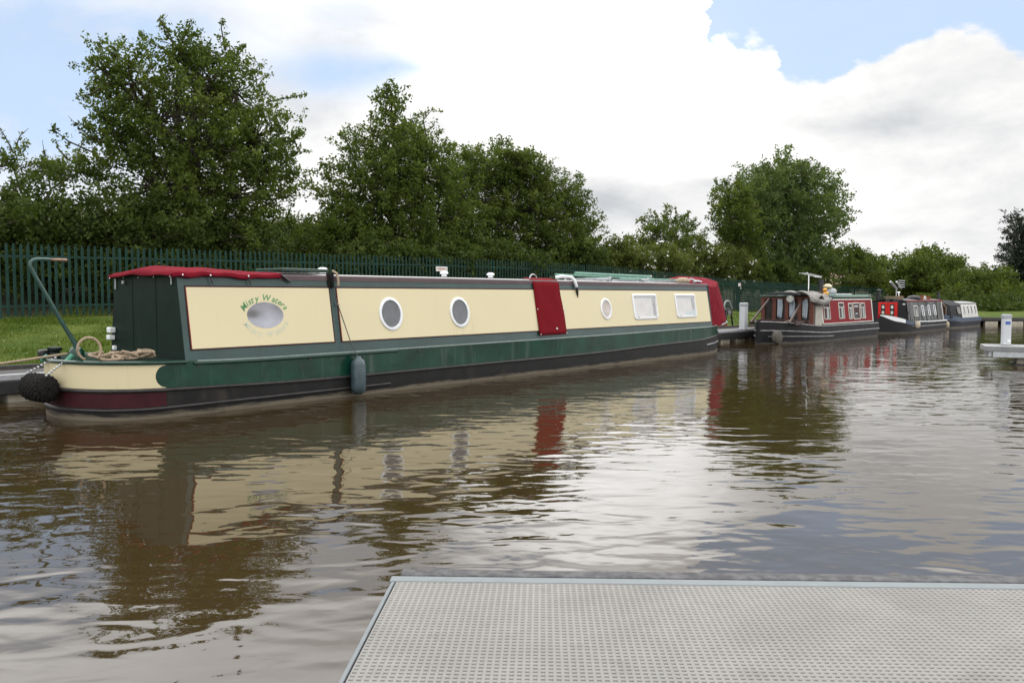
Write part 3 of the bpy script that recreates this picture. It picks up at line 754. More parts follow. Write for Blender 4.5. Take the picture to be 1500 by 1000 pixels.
# loose things on and about the green boat
f = thing('fender', 'blue grey boat fender hung by a thin line against the green hull', 'fender', bloc((2.50, -1.20, 0)), BRZ)
MB().lathe([(0, .05), (.05, .055), (.095, .09), (.108, .15), (.108, .47), (.09, .53), (.045, .57), (.03, .60), (0, .602)], (0, 0, -.02), 20).build('body', M['fender_blue'], f, smooth=True)
MB().tube([(0, 0, .56), (-.02, .11, .72), (-.13, .29, 1.33), (-.18, .37, 1.64), (-.19, .395, 1.745), (-.19, .45, 1.77)], .007, 6).build('line', M['black'], f, smooth=True)
b = MB(); b.box((-.19, .375, 1.66), (.10, .05, .20)); b.tube([(-.24, .40, 1.755), (-.19, .345, 1.70), (-.18, .335, 1.60), (-.17, .33, 1.55)], .02, 6); b.build('hook', M['rope_dark'], f, bevel=.012)
b = MB(); b.tube([(-.11, .42, 1.80), (-.09, .35, 1.76), (-.08, .33, 1.66), (-.09, .32, 1.58)], .018, 6); b.tube([(-.13, .29, 1.33), (-.11, .285, 1.30)], .016, 6); b.build('rope_tail', M['rope'], f, smooth=True, each=True)

f = thing('rope_fender', 'black woven stern button fender slung behind the green boat', 'fender', bloc((-1.30, -.02, 0)), BRZ)
def net(u, v):
    a = u*2*math.pi; h = -.28+.56*v; q = min(1, abs(h)/.28); r = .152*max(0, 1-q**9)**.6+.002; r += .016*abs(math.sin(a*8+v*20))*abs(math.sin(a*8-v*20))
    return (r*math.cos(a)*.95, h, .37+r*math.sin(a))
MB().grid(net, 120, 90).build('body', M['rope_dark'], f, smooth=True)
b = MB()
for y0, y1 in ((-.22, -.28), (.12, .26)):
    for k in range(9):
        t = k/8; b.lathe([(.010, -.014), (.018, 0), (.010, .014)], (lerp(.24, -.02, t), lerp(y0, y1, t), lerp(.70, .53, t)), 8)
b.build('chain', M['steel'], f)
b = MB(); b.tube([(.30, -.20, .74), (.20, -.24, .66)], .026, 8); b.tube([(.22, .30, .72), (.14, .31, .66)], .026, 8); b.build('sleeve', M['green_tape'], f, smooth=True, each=True)

r_ = thing('rope', 'tan mooring rope coiled in a heap on the stern deck of the green boat', 'rope', bloc((-.62, -.52, .675)), BRZ)
rg = random.Random(11); pts = []
for k in range(420):
    a = k*.29; q = k/420; cxx = -.20+.62*q; big = .07+.025*math.sin(k*.11)
    pts.append((cxx+big*math.cos(a)+.03*math.sin(k*.41), .10*math.sin(k*.05)+big*.9*math.sin(a*.97+.4), 0.018+.040*(1+math.sin(a*.71+k*.013))*(.75+.35*math.sin(k*.037))))
MB().tube(pts, .0155, 7).build('coil', M['rope'], r_, smooth=True)
lp = [(-.30+.12*math.cos(a), .05*math.sin(a*.5), .09+.13*math.sin(a)+.06) for a in [math.radians(x) for x in range(-60, 250, 14)]]
MB().tube(lp, .0155, 7).build('loop', M['rope'], r_, smooth=True)
e0 = bloc((-.92, .12, .74)); e1 = Q(-3.6, .35, .42)
mr = thing('mooring_rope', 'pale mooring rope running from the stern of the green boat to the quay', 'rope', e0)
MB().tube([tuple((e0.lerp(e1, k/14)-e0)+Vector((0, 0, -.10*math.sin(math.pi*k/14)))) for k in range(15)], .015, 8).build('line', M['rope'], mr, smooth=True)
for (x0, y0, z0, x1, y1, z1, r0, lab) in ((9.35, .42, 1.90, 13.0, .12, 1.845, .020, 'longest green pole lying lowest along the cabin roof'),
                                      (9.85, .25, 1.935, 12.75, .05, 1.905, .030, 'thick pale green pole lying topmost along the cabin roof'),
                                      (10.75, -.35, 1.82, 13.2, -.45, 1.822, .022, 'green pole lying nearest the edge of the cabin roof')):
    p0 = bloc((x0, y0, z0)); t = thing('boat_pole', lab, 'pole', p0, BRZ, 'poles on the roof of the green boat')
    MB().tube([(0, 0, 0), ((x1-x0)*.5, (y1-y0)*.5, (z1-z0)*.5-.004), (x1-x0, y1-y0, z1-z0)], r0, 10).build('shaft', M['pole_green'], t, smooth=True)
    MB().tube([(x1-x0, y1-y0, z1-z0), (x1-x0+.05, y1-y0, z1-z0)], r0*1.15, 10).build('end_cap', M['steel'], t, smooth=True)
rk = thing('pole_rack', 'low grey rack holding the green poles on the cabin roof', 'rack', bloc((11.6, 0, 1.775)), BRZ)
for x in (-1.6, 0, 1.5):
    b = MB(); b.box((x, -.1, .025), (.05, 1.0, .05)); b.box((x, .62, .06), (.04, .04, .12)); b.box((x, -.58, .03), (.04, .04, .09)); b.build('cradle', M['steel'], rk, bevel=.008)
hk = thing('roof_strap', 'white bracket with a black strap hanging over the roof edge of the green boat', 'strap', bloc((8.25, -.82, 1.74)), BRZ)
b = MB(); b.tube([(-.30, .18, .06), (-.22, .10, .075), (-.05, .06, .07), (.02, .02, .06), (.05, -.025, .0), (.08, -.045, -.10), (.10, -.048, -.13)], [.03, .034, .03, .035, .034, .034, .03], 8); b.tube([(.0, .1, .06), (.2, .14, .06), (.3, .2, .04)], .022, 8); b.build('bracket', M['white'], hk, smooth=True)
MB().tube([(.09, -.05, -.12), (.11, -.055, -.22), (.13, -.045, -.30), (.15, -.03, -.36)], [.022, .026, .018, .012], 8).build('strap', M['black'], hk, smooth=True)
MB().tube([(.15, -.03, -.35), (.17, -.025, -.45), (.19, -.02, -.50), (.175, -.02, -.52)], .010, 8).build('clip', M['brass'], hk, smooth=True)
sk = thing('canvas_bag', 'small tan bundle lying on the roof before the bow cover', 'bag', bloc((13.2, -.62, 1.745)), BRZ)
MB().lathe([(0, 0), (.15, .005), (.19, .05), (.17, .10), (.1, .13), (0, .135)], (0, 0, 0), 18, sq=(1.25, .8)).build('sack', mat('tan sack', (.34, .27, .19), .9, 0, .3, 18, bump=.01, bscale=30), sk, smooth=True)
sk = thing('mooring_pin', 'grey metal mooring pins lying on the roof beside the bow cover', 'mooring pins', bloc((13.8, -.66, 1.75)), BRZ)
b = MB(); b.tube([(-.25, .02, .10), (.0, 0, .05), (.22, -.03, .03)], .028, 8); b.tube([(-.2, -.05, .03), (.2, .04, .05)], .03, 8); b.build('pin', M['steel'], sk, smooth=True, each=True)

# ---- three boats further along the quay ----------------------------------
def far_boat(name, label, s_stern, t_c):                  # local +x points to the bow, towards the camera's left
    o = thing(name, label, 'boat', Q(s_stern, t_c, 0), math.pi/2-QH+math.pi); return o
def side_window(K, root, x0, x1, z0, z1, side, trim, curtain=True, bar=True, glass='glass', fr=.035):
    o = rrect(x0, x1, z0, z1, .03, .04); i = rrect(x0+fr, x1-fr, z0+fr, z1-fr, .01, .015)
    f = K.ring(o, i, .02, side).build('window', M[trim], root, smooth=True)
    K.poly(i, .004, side).build('pane', M[glass], f)
    if bar:
        zb = lerp(z0, z1, .70); K.poly([(x0+fr, zb-.014), (x1-fr, zb-.014), (x1-fr, zb+.014), (x0+fr, zb+.014)], .014, side).build('glazing_bar', M[trim], f)
    if curtain:
        a = lerp(x0+fr, x1-fr, .12); b_ = lerp(x0+fr, x1-fr, .55); K.poly([(a, z0+fr+.01), (b_, z0+fr+.01), (lerp(a, b_, .85), z1-fr-.12), (a, z1-fr-.12)], .0065, side).build('curtain', mat('pale window curtain', (.34, .37, .36), .8), f)
    return f
def pot_plant(loc, label, petals, h=.35, seed=1, group=None, potm='terracotta', r=.10):
    t = thing('potted_plant', label, 'plant', loc, 0, group)
    MB().lathe([(r*.7, 0), (r, r*1.5), (r*1.1, r*1.5), (r*1.1, r*1.75), (r*.9, r*1.75), (r*.85, r*1.4), (0, r*1.4)], (0, 0, 0), 16).build('pot', M[potm], t, smooth=True)
    rg = np.random.default_rng(seed); n = 160
    p = np.stack([rg.normal(0, r*1.1, n), rg.normal(0, r*1.1, n), r*1.5+h*rg.random(n)**1.2], 1)
    V = leaf_quads(p, np.full(n, .035), rg); link('leaves', np_mesh('leaves', V, np.arange(len(V)).reshape(-1, 4)), L_FRESH, t)
    if petals:
        n = 34; p = np.stack([rg.normal(0, r*1.5, n), rg.normal(0, r*1.5, n), r*1.8+h*(.35+.75*rg.random(n))], 1)
        V = leaf_quads(p, np.full(n, .045), rg); link('flowers', np_mesh('flowers', V, np.arange(len(V)).reshape(-1, 4)), M[petals], t)
    return t
def leaf_quads(p, size, rg, up=.35):
    n = len(p); nr = rg.normal(0, 1, (n, 3)); nr[:, 2] += up*np.sign(rg.random(n)-.2)*1.2; nr /= np.linalg.norm(nr, axis=1)[:, None]
    a = rg.normal(0, 1, (n, 3)); t = np.cross(nr, a); t /= np.linalg.norm(t, axis=1)[:, None]; b = np.cross(nr, t)
    s = size[:, None]; return np.stack([p-t*s*.75, p-b*s*.42, p+t*s*.75, p+b*s*.42], 1).reshape(-1, 3)

def boat_two():
    ST = 27.25
    r = far_boat('narrowboat', 'red and black narrowboat with cream lined windows and a grey tarpaulin over its fore end', ST, -.95)
    Hh = Hull(0, 7.7, .92, .35, 2.5, 2.0); one = lambda x: 1.0
    def zg(x): return .46+.02*x/5+.16*sm(5.0, 7.7, x)
    def zs(x): return .27+.12*sm(4.5, 7.7, x)
    Hh.shell([(lambda x: -.45, lambda x: .9), (zs, one), (zg, one)]).build('hull', M['hull_black_b'], r, smooth=True)
    Hh.shell([(lambda x: zg(x)-.03, one), (lambda x: zg(x)+.008, lambda x: .98)]).build('side_deck', M['hull_band_b'], r)
    for sd_ in (-1, 1):
        rail(Hh.path(sd_, .05, 7.62, off=.008), zs, .016).build('rubbing_strake', M['strake_pale'], r, smooth=True)
        rail(Hh.path(sd_, .4, 7.62, off=.004), lambda x: zg(x)+.005, .016).build('gunwale_edge', M['strake_pale'], r, smooth=True)
        rail(Hh.path(sd_, 4.3, 7.4, off=.006), lambda x: .15+.06*sm(4.3, 7.4, x), .013).build('bow_strake', M['strake_pale'], r, smooth=True)
    K = Cabin(.55, 4.95, .82, .72, .49, 1.38, .06)
    K.shell().build('cabin_wall', M['rear_green'], r); K.roof(.03).build('roof', mat('mid green roof paint', (.03, .085, .055), .45), r, smooth=True, thick=.02)
    for sd_ in (-1, 1):
        K.poly([(.60, .53), (4.88, .53), (4.88, 1.31), (.60, 1.31)], .004, sd_).build('side_panel', M['red_paint'], r)
        for q in ([(.60, .525), (4.90, .525), (4.90, .555), (.60, .555)], [(.60, 1.285), (4.90, 1.285), (4.90, 1.325), (.60, 1.325)], [(.55, .525), (.63, .525), (.63, 1.325), (.55, 1.325)], [(4.83, .525), (4.92, .525), (4.92, 1.325), (4.83, 1.325)]):
            K.poly(q, .009, sd_).build('panel_trim', M['cream_trim'], r)
        for x0, x1 in ((4.26, 4.76), (3.10, 3.56)): side_window(K, r, x0, x1, .67, 1.21, sd_, 'cream_trim')
        side_window(K, r, 2.40, 2.74, .645, 1.185, sd_, 'cream_trim'); side_window(K, r, 1.26, 1.66, .645, 1.185, sd_, 'cream_trim')
        fh = side_window(K, r, 1.74, 2.34, .625, 1.195, sd_, 'cream_trim', False, False)
        mb = MB()
        for k in range(5): K.poly(ell(1.90+.07*k, 1.06+.02*(k % 2), .035, .035, 10), .006, sd_, mb)
        K.poly([(1.94, .80), (2.14, .80), (2.14, .84), (1.94, .84)], .006, sd_, mb); mb.build('window_decal', M['steel'], fh, each=True)
    hr = MB(); hr.tube([(.6, .70, 1.44), (4.9, .70, 1.44)], .018, 8); hr.tube([(.6, -.70, 1.44), (4.9, -.70, 1.44)], .018, 8); hr.build('handrail', M['pole_green'], r, smooth=True, each=True)
    MB().box((2.1, 0, 1.475), (1.5, .7, .05)).build('skylight', M['steel'], r, bevel=.02)
    # cratch: frames, windows and end boards forward of the cabin
    for sd_ in (-1, 1):
        b = MB(); b.box((5.22, sd_*.80, .93), (.52, .05, .86)); b.build('end_board', mat('weathered cream board', (.36, .345, .30), .6, 0, .2, 6), r, bevel=.01)
    fx = 5.72; frame = MB()
    for y in (-.80, -.42, 0, .42, .80): frame.box((fx, y, .93), (.07, .13, .84))
    frame.box((fx, 0, .53), (.09, 1.72, .12)); frame.box((fx, 0, 1.36), (.08, 1.70, .09)); frame.build('cratch_frame', M['wood_red'], r, bevel=.008)
    b = MB(); b.box((fx-.02, 0, .93), (.02, 1.6, .80)); b.build('cratch_glass', M['clear_sheet'], r)
    b = MB(); b.box((5.45, 0, .92), (.5, 1.55, .82)); b.build('cratch_inside', M['wood_dark'], r)
    cu = MB()
    for y0 in (-.30, .10, .52): cu.grid(lambda u, v, y0=y0: (fx+.03+.018*math.sin(u*18), y0+.17*u*(1-.35*abs(v-.35)), 1.33-.58*v-.05*u*(v > .5)), 14, 6)
    cu.build('curtain', mat('pale blue curtain', (.36, .41, .46), .8), r, smooth=True, thick=.008)
    b = MB(); b.box((6.0, 0, .62), (.05, 1.70, .14)); b.box((6.35, .74, .60), (.75, .05, .12)); b.box((6.35, -.74, .60), (.75, .05, .12)); b.build('coaming_board', M['wood_dark'], r, bevel=.008, each=True)
    b = MB()
    for sd_ in (-1, 1): b.tube([(5.75, sd_*.55, 1.36), (6.9, sd_*.62, .60)], .035, 6)
    b.build('brace_pole', M['wood_dark'], r, each=True)
    MB().lathe([(.0, 0), (.10, .01), (.125, .06), (.125, .10), (.11, .115), (.0, .12)], (5.80, .18, 1.34), 20, 'x').build('headlamp', M['lamp_glass'], r, smooth=True)
    # tarpaulin rolled over the cratch top
    def tarp(u, v):
        y = lerp(-.12, .98, v); x = lerp(4.7, 5.95, u); sag = .07*math.sin(u*9+v*3)*math.sin(v*8)
        z = 1.46+.05*(1-(y/.95)**2)+sag-(.20*sm(.75, .97, y)+.20*sm(-.75, -.97, y))*(.7+.3*math.sin(u*7))
        return (x, y, z)
    MB().box((5.4, -.28, 1.415), (.80, 1.20, .05)).build('cratch_roof', mat('green cratch roof', (.02, .06, .04), .5), r, bevel=.015)
    tp = MB().grid(tarp, 26, 26).build('tarpaulin', M['canvas_grey'], r, smooth=True, thick=.03)
    MB().tube([(6.0, .55, 1.46), (5.95, .2, 1.50), (5.98, -.2, 1.50), (5.95, -.55, 1.47)], [.04, .055, .05, .03], 8).build('roll', M['canvas_dark'], tp, smooth=True)
    MB().tube([(5.9, .88, 1.32), (5.4, .93, 1.22), (4.9, .92, 1.25), (4.4, .84, 1.34)], [.08, .11, .10, .05], 8).build('side_roll', M['canvas_grey'], tp, smooth=True)
    MB().tube([(4.62, .83, 1.33), (4.3, .81, 1.36), (4.05, .78, 1.38)], [.08, .075, .03], 8).build('roll_end', M['canvas_dark'], tp, smooth=True)
    MB().box((4.35, .05, 1.50), (.8, .8, .14)).build('roof_box', M['wood_dark'], r, bevel=.02)
    MB().lathe([(.09, 0), (.085, .50), (.10, .50), (.10, .54), (0, .54)], (3.86, .28, 1.42), 16).build('chimney', M['black'], r, smooth=True)
    a = MB(); a.tube([(4.16, 0, 1.42), (4.16, 0, 2.10)], .022, 8); a.tube([(4.55, .12, 2.17), (3.75, -.10, 2.08)], .014, 6)
    for k in range(6):
        x = 4.5-.17*k; a.tube([(x+.05, -.16+.02*k, 2.16-.018*k), (x+.05, .16+.02*k, 2.16-.018*k)], .005, 5)
    a.tube([(4.1, .18, 2.05), (3.62, .20, 2.03)], .012, 5); a.build('aerial', M['chrome'], r, smooth=True)
    MB().lathe([(0, 0), (.16, .02), (.22, .1), (.20, .18), (.14, .22), (0, .225)], (7.45, .40, .20), 20, 'y', (1, 1)).build('bow_fender', mat('grey rope bow fender', (.085, .078, .065), .95, 0, .3, 25, bump=.02, bscale=40), r, smooth=True)
    return r
b2 = boat_two()
B2M = Matrix.Translation(b2.location) @ Euler(b2.rotation_euler).to_matrix().to_4x4()
def on2(x, y, z): return B2M @ Vector((x, y, z))
t = thing('toy_duck', 'small yellow duck ornament beside the chimney on the red boat', 'ornament', on2(3.98, .50, 1.43), b2.rotation_euler.z)
MB().lathe([(0, 0), (.09, .02), (.11, .07), (.08, .12), (0, .14)], (0, 0, 0), 14).build('body', M['yellow'], t, smooth=True)
MB().lathe([(0, -.07), (.05, -.045), (.07, 0), (.05, .045), (0, .07)], (.05, 0, .19), 14).build('head', M['yellow'], t, smooth=True)
t = thing('bucket', 'grey white rounded tub standing on the roof of the red boat', 'tub', on2(3.35, .36, 1.43))
MB().lathe([(.12, 0), (.17, .06), (.18, .16), (.15, .22), (.09, .25), (0, .255)], (0, 0, 0), 18, sq=(1.35, .9)).build('tub', mat('grey enamel', (.36, .39, .41), .35), t, smooth=True)
t = thing('sack', 'cream and white sack lying on top of the grey tub on the red boat', 'bag', on2(3.48, .36, 1.68))
MB().lathe([(0, -.01), (.12, .01), (.15, .05), (.11, .11), (.05, .14), (0, .142)], (0, 0, 0), 16, sq=(1, .8)).build('bag', mat('cream sack', (.60, .54, .38), .8, 0, .2, 12, bump=.02, bscale=12), t, smooth=True)
pot_plant(on2(2.95, .35, 1.44), 'potted plant with pink flowers on the roof of the red boat', 'pink', .5, 3)

def boat_three():
    r = far_boat('narrowboat', 'black narrowboat with bright red front doors and a white flash on its bow', 35.2, -.95)
    Hh = Hull(0, 6.25, .92, .35, 1.9, 2.0); one = lambda x: 1.0
    def zg(x): return .37+.03*sm(2, 4.5, x)+.32*sm(4.2, 6.25, x)
    def zs(x): return .22+.22*sm(4.2, 6.25, x)
    Hh.shell([(lambda x: -.45, lambda x: .9), (zs, one), (zg, one)]).build('hull', M['hull_black_b'], r, smooth=True)
    Hh.shell([(lambda x: zg(x)-.03, one), (lambda x: zg(x)+.006, lambda x: .97)]).build('side_deck', M['hull_band_b'], r)
    for sd_ in (-1, 1):
        rail(Hh.path(sd_, .05, 4.6, off=.006), zs, .014).build('rubbing_strake', M['strake_pale'], r, smooth=True)
        rail(Hh.path(sd_, .1, 4.35, off=.004), lambda x: zg(x)+.012, .020).build('gunwale_edge', M['white'], r, smooth=True)
        band(Hh.path(sd_, 5.05, 6.05, off=.006), lambda x: lerp(zg(x)-.02, zs(x)+.06, sm(6.2, 5.5, x)*.92), lambda x: zg(x)-.012, 3).build('bow_flash', M['white'], r, smooth=True)
        band(Hh.path(sd_, 4.35, 5.03, off=.006), lambda x: zs(x)+.05, lambda x: zg(x)-.012, 3).build('bow_panel', M['slate_band'], r, smooth=True)
        band(Hh.path(sd_, 6.06, 6.2, off=.006), lambda x: zg(x)-.14, lambda x: zg(x)+.0, 3).build('bow_tip_band', M['red_paint'], r, smooth=True)
    K = Cabin(.25, 4.65, .80, .68, .40, 1.20, .09)
    K.shell().build('cabin_wall', M['cabin_black'], r); K.roof(.03).build('roof', mat('dark roof paint', (.030, .028, .030), .6), r, smooth=True, thick=.03)
    for sd_ in (-1, 1): MB().tube([(.2, sd_*.705, 1.215), (4.7, sd_*.705, 1.215)], .026, 8).build('roof_edge', M['red_paint'], r, smooth=True)
    b = MB(); b.box((4.67, 0, .80), (.03, 1.36, .78)); b.box((4.67, 0, .6), (.028, 1.54, .4)); b.build('front_bulkhead', M['black_front'], r)
    for sd_ in (-1, 1):
        d = MB(); d.box((4.70, sd_*.185, .84), (.035, .36, .66)); dr = d.build('door', M['bright_red'], r, bevel=.006)
        d = MB(); d.box((4.722, sd_*.17, .86), (.012, .16, .46)); p = d.build('door_panel', M['black'], dr)
        d = MB()
        for z in (.98, .76):
            for k in range(5): d.lathe([(0, 0), (.025, .002), (0, .004)], (4.727, sd_*.17+.03*math.cos(k*1.26), z+.045*math.sin(k*1.26)), 8, 'x')
        d.build('painted_flower', M['petal'], dr, each=True)
    for sd_ in (-1, 1):
        for x0, x1 in ((3.50, 3.95), (2.72, 3.0), (1.95, 2.23), (1.2, 1.48)): side_window(K, r, x0, x1, .60, 1.04, sd_, 'chrome' if x0 < 3.4 else 'cream_trim', x0 > 3.4, False)
        K.poly([(.27, .42), (.36, .42), (.36, 1.17), (.27, 1.17)], .008, sd_).build('rear_trim', M['cream_trim'], r)
    MB().box((4.69, .60, 1.09), (.05, .09, .07)).build('bulkhead_lamp', M['lamp_glass'], r, bevel=.01)
    MB().lathe([(.08, 0), (.075, .40), (.10, .40), (.10, .44), (.02, .46)], (4.35, -.48, 1.22), 16).build('chimney', M['black'], r, smooth=True)
    a = MB(); a.tube([(4.15, .12, 1.28), (4.15, .12, 1.68)], .020, 8)
    a.tube([(4.55, .02, 1.98), (4.12, .14, 1.68)], .045, 5); a.tube([(4.2, .14, 1.98), (3.80, .20, 1.72)], .045, 5)
    for k in range(4): a.tube([(4.3, .25, 2.03-.085*k), (3.6, .25, 2.02-.085*k)], .015, 5)
    a.build('aerial', M['steel'], r, smooth=True)
    MB().lathe([(.03, 0), (.02, .26), (.07, .27), (.04, .30), (0, .31)], (3.5, 0, 1.28), 12).build('vent_pipe', M['chrome'], r, smooth=True)
    return r
b3 = boat_three(); B3M = Matrix.Translation(b3.location) @ Euler(b3.rotation_euler).to_matrix().to_4x4()
def on3(x, y, z): return B3M @ Vector((x, y, z))
t = thing('log_basket', 'low tan basket on the black boat roof in front of the aerial', 'basket', on3(4.3, .1, 1.285), b3.rotation_euler.z)
b = MB(); b.lathe([(.26, 0), (.30, .12), (.27, .12), (.24, .03), (0, .03)], (0, 0, 0), 18, sq=(1, 1.2)); b.build('basket', mat('tan wicker', (.26, .20, .13), .9, 0, .3, 30), t, smooth=True)
MB().lathe([(.12, 0), (.12, .10), (.14, .10), (.14, .13), (0, .13)], (-.55, 0, -.0), 14).build('clay_dish', M['terracotta'], t, smooth=True)
for k, (x, y, lab, m, rr) in enumerate(((2.75, .35, 'dark rounded cushion heaped on the roof of the black boat', 'black', .20), (1.75, .38, 'small white bundle on the black boat roof among the pots', 'cream_trim', .11), (2.2, .30, 'pale green folded cloth on top of the black boat clutter', 'pole_green', .17))):
    t = thing('bundle', lab, 'bundle', on3(x, y, 1.24)); MB().lathe([(0, 0), (rr, .02), (rr*1.2, .09), (rr*.9, .17), (0, .20)], (0, 0, .0), 14, sq=(1.2, .8)).build('bundle', M[m], t, smooth=True)
pot_plant(on3(2.25, .46, 1.24), 'wide terracotta planter in the middle of the black boat roof', None, .14, 8, 'planters on the black boat', r=.12)
pot_plant(on3(1.15, .42, 1.24), 'smaller terracotta planter near the stern of the black boat roof', None, .12, 9, 'planters on the black boat', r=.10)
t = thing('fender', 'cream rounded rope fender hanging at the bow shoulder of the black boat', 'fender', on3(4.28, .98, .16), b3.rotation_euler.z)
MB().lathe([(0, 0), (.07, .01), (.11, .07), (.11, .20), (.07, .27), (0, .28)], (0, 0, 0), 16).build('body', mat('cream fender rope', (.45, .39, .30), .9, 0, .2, 30), t, smooth=True)
MB().tube([(0, 0, .27), (0, -.1, .35)], .01, 6).build('line', M['rope'], t)
t = thing('fender', 'cream fender hanging at the stern corner of the black boat', 'fender', on3(-.04, .85, .05), b3.rotation_euler.z)
MB().lathe([(0, 0), (.06, .01), (.09, .06), (.09, .20), (.05, .26), (0, .27)], (0, 0, 0), 16).build('body', mat('stern fender rope', (.42, .36, .26), .9, 0, .2, 30), t, smooth=True)
MB().tube([(0, 0, .26), (.06, -.06, .35)], .01, 6).build('line', M['rope'], t)
pot_plant(on3(5.0, .05, .42), 'small leafy plant in the bow of the black boat before the red doors', None, .16, 12, r=.09)

def boat_four():
    r = far_boat('narrowboat', 'slate blue and cream narrowboat with a dark canvas fore cover, farthest of the moored boats', 40.6, -.95)
    Hh = Hull(0, 5.2, .92, .35, 1.8, 2.0); one = lambda x: 1.0
    def zg(x): return .43+.18*sm(3, 5.2, x)
    def zs(x): return .24+.12*sm(3, 5.2, x)
    Hh.shell([(lambda x: -.45, lambda x: .9), (zs, one), (zg, one)]).build('hull', M['hull_blue'], r, smooth=True)
    Hh.shell([(lambda x: zg(x)-.03, one), (lambda x: zg(x)+.008, lambda x: .97)]).build('side_deck', M['slate_band'], r)
    for sd_ in (-1, 1): band(Hh.path(sd_, .1, 5.1, off=.006), lambda x: zs(x)+.01, lambda x: zg(x)-.006, 3).build('hull_band', M['slate_band'], r, smooth=True)
    K = Cabin(.25, 2.95, .80, .66, .45, 1.06, .08)
    K.shell().build('cabin_wall', M['cream_trim'], r); K.roof(.03).build('roof', mat('grey roof', (.22, .22, .23), .6), r, smooth=True, thick=.03)
    for sd_ in (-1, 1):
        for x0, x1 in ((2.25, 2.6), (1.65, 1.95), (1.1, 1.4), (.5, .8)): side_window(K, r, x0, x1, .56, .98, sd_, 'white', False, False, 'wood_dark' if x0 < 2.2 else 'canvas_grey')
    cv = MB(); rings = []
    for x, s_, zt in ((2.98, 1.0, 1.22), (3.9, .98, 1.24), (4.35, .9, 1.15)):
        rings.append([(x, -.82*s_, .44), (x, -.72*s_, 1.0), (x, -.4*s_, zt-.03), (x, 0, zt), (x, .4*s_, zt-.03), (x, .72*s_, 1.0), (x, .82*s_, .44)])
    cc = cv.loft(rings).build('canvas_cover', M['canvas_dark'], r, smooth=True)
    MB().grid(lambda u, v: (lerp(3.25, 3.7, u), lerp(.815, .745, v)+.012, lerp(.62, .92, v)), 2, 2).build('canvas_window', M['canvas_grey'], cc, thick=.004)
    b = MB(); b.box((4.385, .0, .74), (.03, .9, .58)); b.build('canvas_door', M['wood_dark'], cc, bevel=.05)
    MB().tube([(4.40, .52, .45), (4.42, .52, .9), (4.44, .38, 1.10), (4.44, -.38, 1.10), (4.42, -.52, .9)], .03, 6).build('door_trim', M['brass'], cc, smooth=True)
    MB().lathe([(.07, 0), (.065, .34), (.09, .34), (.09, .38), (0, .38)], (4.1, .1, 1.2), 14).build('chimney', M['black'], r, smooth=True)
    return r
b4 = boat_four()

# ------------------------------------------------------------------ pontoons and pedestals
def front_pontoon():
    rz = -math.radians(2.07)
    root = thing('pontoon', 'pale grey perforated pontoon deck in the foreground with a dark fender edge', 'pontoon', (-.432, 2.985, .42), rz)
    p, nx, ny, wx, wy = .0215, 170, 140, .0125, .0088
    x0, y0 = .018, -.058
    xs = np.sort(np.concatenate([x0+np.arange(nx)*p+(p-wx)/2, x0+np.arange(nx)*p+(p+wx)/2, [x0, x0+nx*p]]))
    ys = np.sort(np.concatenate([y0-np.arange(ny)*p-(p-wy)/2, y0-np.arange(ny)*p-(p+wy)/2, [y0, y0-ny*p]]))[::-1]
    GX, GY = np.meshgrid(xs, ys, indexing='ij'); top = np.stack([GX, GY, np.zeros_like(GX)], -1).reshape(-1, 3); bot = top+[0, 0, -.011]
    n2 = len(ys); I, J = np.meshgrid(np.arange(len(xs)-1), np.arange(n2-1), indexing='ij'); I = I.ravel(); J = J.ravel()
    hole = (I % 2 == 1) & (J % 2 == 1)
    q = np.stack([I*n2+J, I*n2+J+1, (I+1)*n2+J+1, (I+1)*n2+J], 1); solid = q[~hole][:, ::1]; hq = q[hole]; N = len(top)
    walls = np.concatenate([np.stack([hq[:, a], hq[:, b], hq[:, b]+N, hq[:, a]+N], 1) for a, b in ((0, 1), (1, 2), (2, 3), (3, 0))])
    me = np_mesh('deck_panel', np.concatenate([top, bot]), np.concatenate([solid, walls])); link('deck_panel', me, M['deck_grating'], root)
    X1 = x0+nx*p; Y1 = y0-ny*p
    MB().box(((x0+X1)/2, (y0+Y1)/2, -.030), (X1-x0, y0-Y1, .02)).build('deck_support', M['deck_base'], root)
    MB().box((X1/2+.0, -.028, -.03), (X1+.02, .055, .064)).build('end_trim', M['alu'], root, bevel=.004)
    MB().box((.006, -.06+(Y1)/2, -.03), (.013, -Y1-.01, .066)).build('side_trim', M['alu'], root, bevel=.003)
    MB().box((1.22, .036, -.05), (2.40, .072, .11)).build('fender_strip', M['timber_grey'], root, bevel=.006)
    b = MB(); b.box((3.055, .046, -.045), (1.24, .09, .11)); b.build('rubber_fender', M['rubber'], root, bevel=.012)
    MB().box((X1/2, Y1/2-.02, -.13), (X1-.02, -Y1-.05, .17)).build('frame', M['steel'], root)
    MB().box((X1/2, Y1/2-.05, -.42), (X1-.3, -Y1-.3, .40)).build('float', M['float'], root, bevel=.03)
    return root
front_pontoon()
def right_pontoon():
    c = Vector((10.28, 17.55, 0))
    root = thing('pontoon', 'grey pontoon end with stubby float legs at the right edge of the water', 'pontoon', (9.90, 17.25, 0), -math.radians(24))
    MB().box((2.2, .55, .33), (4.4, 1.0, .10)).build('deck', mat('grey pontoon deck', (.20, .205, .21), .7, 0, .12, 4), root, bevel=.005)
    b = MB(); b.box((2.25, .10, .215), (4.2, .06, .126)); b.build('beam', M['steel'], root, bevel=.005)
    MB().box((.10, .55, .215), (.06, .84, .12)).build('end_beam', M['steel'], root, bevel=.005)
    for x in (.75, 2.3, 3.8):
        f = MB(); f.box((x, .5, .12), (.30, .5, .28)); f.build('float', M['float'], root, bevel=.02)
        MB().box((x, .5, -.10), (.42, .8, .24)).build('float_base', M['rubber'], root, bevel=.02)
    return root
right_pontoon()
